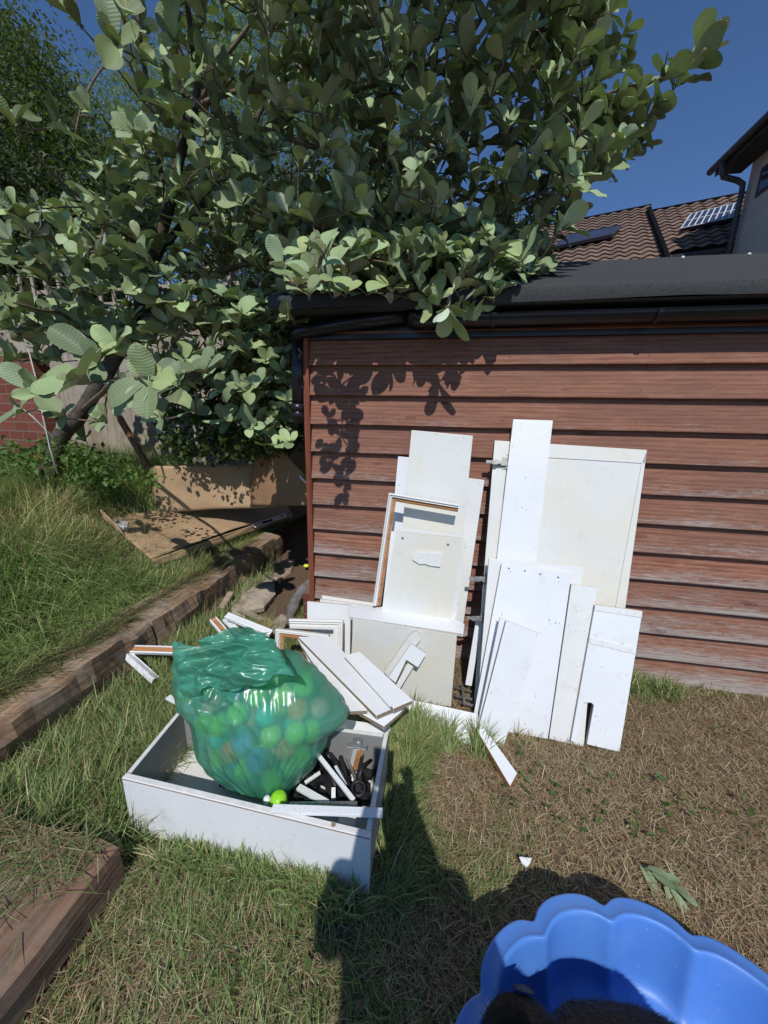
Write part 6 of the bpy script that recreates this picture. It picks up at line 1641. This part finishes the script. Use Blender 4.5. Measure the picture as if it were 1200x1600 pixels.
# tall grass between the sleepers and the box, along the box and at wall foot
def tall(n, x0, x1, y0, y1, l0, l1, dry=.12, m=0, dirx=None, lean0=.1, lean1=.8, name='tall_grass', label='tall grass tufts'):
    x, y = scat(n, x0, x1, y0, y1, m); cl = n2(x, y, 9, 77); k = cl > -.25; x, y, cl = x[k], y[k], cl[k]; N = len(x)
    az = rng.uniform(0, 6.28, N) if dirx is None else rng.normal(dirx, .8, N)
    return [np.stack([x, y, vlow(x, y)], -1), rng.uniform(l0, l1, N)*(1+.4*cl), rng.uniform(.0022, .0048, N), az, rng.uniform(lean0, lean1, N), rng.normal(.9, .45, N), mkcol(x, y, np.full(N, dry), 1.3)]
parts = [tall(13000, -1.53, -.98, -1.25, -.05, .09, .20), tall(1200, -1.53, -1.40, -.05, .9, .08, .2), tall(1600, -.98, -.78, .1, 1.0, .06, .14), tall(1400, -1.08, -.90, -1.30, -.75, .08, .17), tall(1500, -.9, -.2, -1.25, -1.185, .05, .11, m=0, lean0=.0, lean1=.6), tall(420, -.42, -.15, -1.27, -1.19, .07, .14, lean0=0, lean1=.5), tall(1500, -.135, -.03, -1.2, -.60, .06, .14, dirx=.5), tall(1300, -.12, .02, -.72, -.55, .06, .15), tall(600, -.04, .26, -.70, -.61, .07, .17, dirx=1.2), tall(350, .2, .5, -.62, -.56, .04, .10, .5), tall(700, 1.02, 1.3, -.16, -.04, .06, .14), tall(500, .9, 1.6, -.12, -.04, .03, .08, .5)]
A_ = [np.concatenate([p[i] for p in parts]) for i in range(7)]
blades('tall_grass', *A_, M_GRASS, label='tall grass tufts round the box and along the sleepers')
# raised lawn
n = 80000; x = rng.uniform(-4.0, -1.745, n); y = rng.uniform(-1.9, 1.9, n)**1.0; cl = n2(x, y, 4, 21); N = len(x)
LL = .14*np.ones(N)+.16*np.clip((-1.8-x)/.8, 0, 1)+.05*cl
nearcard = (y > -.05) & (x > -2.6) & (y < 1.4)
LL = np.where(nearcard, LL*.55, LL)
dd_ = np.clip(.04+.30*n2(x, y, 1.6, 31)+.5*np.exp(-((x+2.6)**2+(y+.1)**2)/.3**2), 0, .7)
az = n2(x, y, 1.8, 55)*7+rng.normal(0, .9, N)
blades('bank_grass', np.stack([x, y, vbank(x, y)-.005], -1), np.clip(LL*rng.uniform(.5, 1.4, N), .04, .4), rng.uniform(.0022, .0045, N), az, rng.uniform(.3, 1.45, N), rng.normal(.6, .5, N), mkcol(x, y, dd_, 1.9), M_GRASS, label='long lush grass on the raised lawn')
# overhang on the sleeper tops, cut grass lying on timbers
n = 5600; x = -1.79+np.abs(rng.normal(0, .055, n)); y = rng.uniform(-1.6, 1.0, n); N = n
p_ = [np.stack([x, y, np.full(N, .245)], -1), rng.uniform(.06, .17, N), rng.uniform(.0018, .0034, N), rng.normal(.1, .7, N), rng.uniform(.7, 1.35, N), rng.normal(.45, .3, N), mkcol(x, y, np.full(N, .35))]
n = 1300; x = rng.uniform(-1.41, -.90, n); y = -1.29-np.abs(rng.normal(0, .07, n))*(1+3*(-.9-x)); x = np.where(rng.uniform(0, 1, n) < .35, rng.uniform(-1.41, -1.22, n), x); x -= np.clip((-1.45-y), 0, 1)*.2; x = np.clip(x, -1.40, -.88); N = n
q_ = [np.stack([x, y, np.full(N, .139)+rng.uniform(0, .012, N)], -1), rng.uniform(.04, .12, N), rng.uniform(.0012, .0028, N), rng.uniform(0, 6.28, N), rng.uniform(1.3, 1.6, N), rng.normal(0, .1, N), mkcol(x, y, np.full(N, .4))]
n = 5000; x = rng.uniform(-1.53, -1.41, n); y = rng.uniform(-2.0, -1.2, n); N = n
r__ = [np.stack([x, y, vlow(x, y)+rng.uniform(0, .02, N)], -1), rng.uniform(.04, .13, N), rng.uniform(.0015, .003, N), rng.uniform(0, 6.28, N), rng.uniform(.8, 1.55, N), rng.normal(.1, .3, N), mkcol(x, y, np.full(N, .45))]
# grass growing up round the flat carton
n = 900; x = rng.uniform(-2.5, -1.6, n); y = np.where(rng.uniform(0, 1, n) < .5, rng.uniform(.0, .45, n), rng.uniform(-.1, .4, n)); N = n
s__ = [np.stack([x, y, vbank(x, y)], -1), rng.uniform(.12, .26, N), rng.uniform(.0016, .003, N), rng.normal(.6, .7, N), rng.uniform(.1, .8, N), rng.normal(.7, .3, N), mkcol(x, y, np.full(N, .3))]
A_ = [np.concatenate([p[i] for p in (p_, q_, r__, s__)]) for i in range(7)]
blades('trailing_grass', *A_, M_GRASS, label='trailing and cut grass on the timbers')
# wilted weed
wd = thing('wilted_weed', 'wilted long-leaved weed lying on the dry lawn right of the white scrap', 'weed', tuple(on_z(1035, 1370, 0)))
wb_ = []; 
for k in range(9):
    a = on_z(1000+k*6, 1352+k*4, .02); wb_.append(a)
leaves_mesh('leaves', np.array([list(a) for a in wb_]), rng.normal(0, .35, (9, 3))+np.array([.5, -.75, .05]), np.tile([0, 0, 1.0], (9, 1))+rng.normal(0, .3, (9, 3)), rng.uniform(.05, .085, 9), np.tile([.75, .8, .8], (9, 1)), M_LEAF, wd, .16)

# small broad leaves of clover and dandelion scattered in the lawn
n = 1500; x, y = scat(n, -1.3, 1.6, -1.9, -.1); cl = n2(x, y, 3.2, 91); k = cl > .12; x, y = x[k], y[k]; N = len(x)
o = leaves_mesh('lawn_weeds', np.stack([x, y, vlow(x, y)+rng.uniform(.012, .045, N)], -1), np.stack([rng.normal(0, 1, N), rng.normal(0, 1, N), rng.uniform(-.1, .4, N)], -1), np.tile([0, 0, 1.0], (N, 1))+rng.normal(0, .3, (N, 3)), rng.uniform(.012, .034, N), np.tile([.8, .85, .8], (N, 1))*rng.uniform(.7, 1.2, (N, 1)), M_WEED, None, .6, small=True)
tag(o, 'scattered small weed leaves in the lawn', None, None, 'stuff')
n = 90; a_q = rng.uniform(0, 6.28, n); r_q = .33*np.sqrt(rng.uniform(0, 1, n)); N = n
blades('grass_clippings', np.stack([PC.x+r_q*np.cos(a_q), PC.y+r_q*np.sin(a_q), np.full(n, .025)], -1), rng.uniform(.015, .05, n), rng.uniform(.001, .002, n), rng.uniform(0, 6.28, n), np.full(n, 1.5), rng.normal(0, .1, n), mkcol(a_q, r_q, np.full(n, .5)), M_GRASS, label='loose grass clippings on the pool floor')
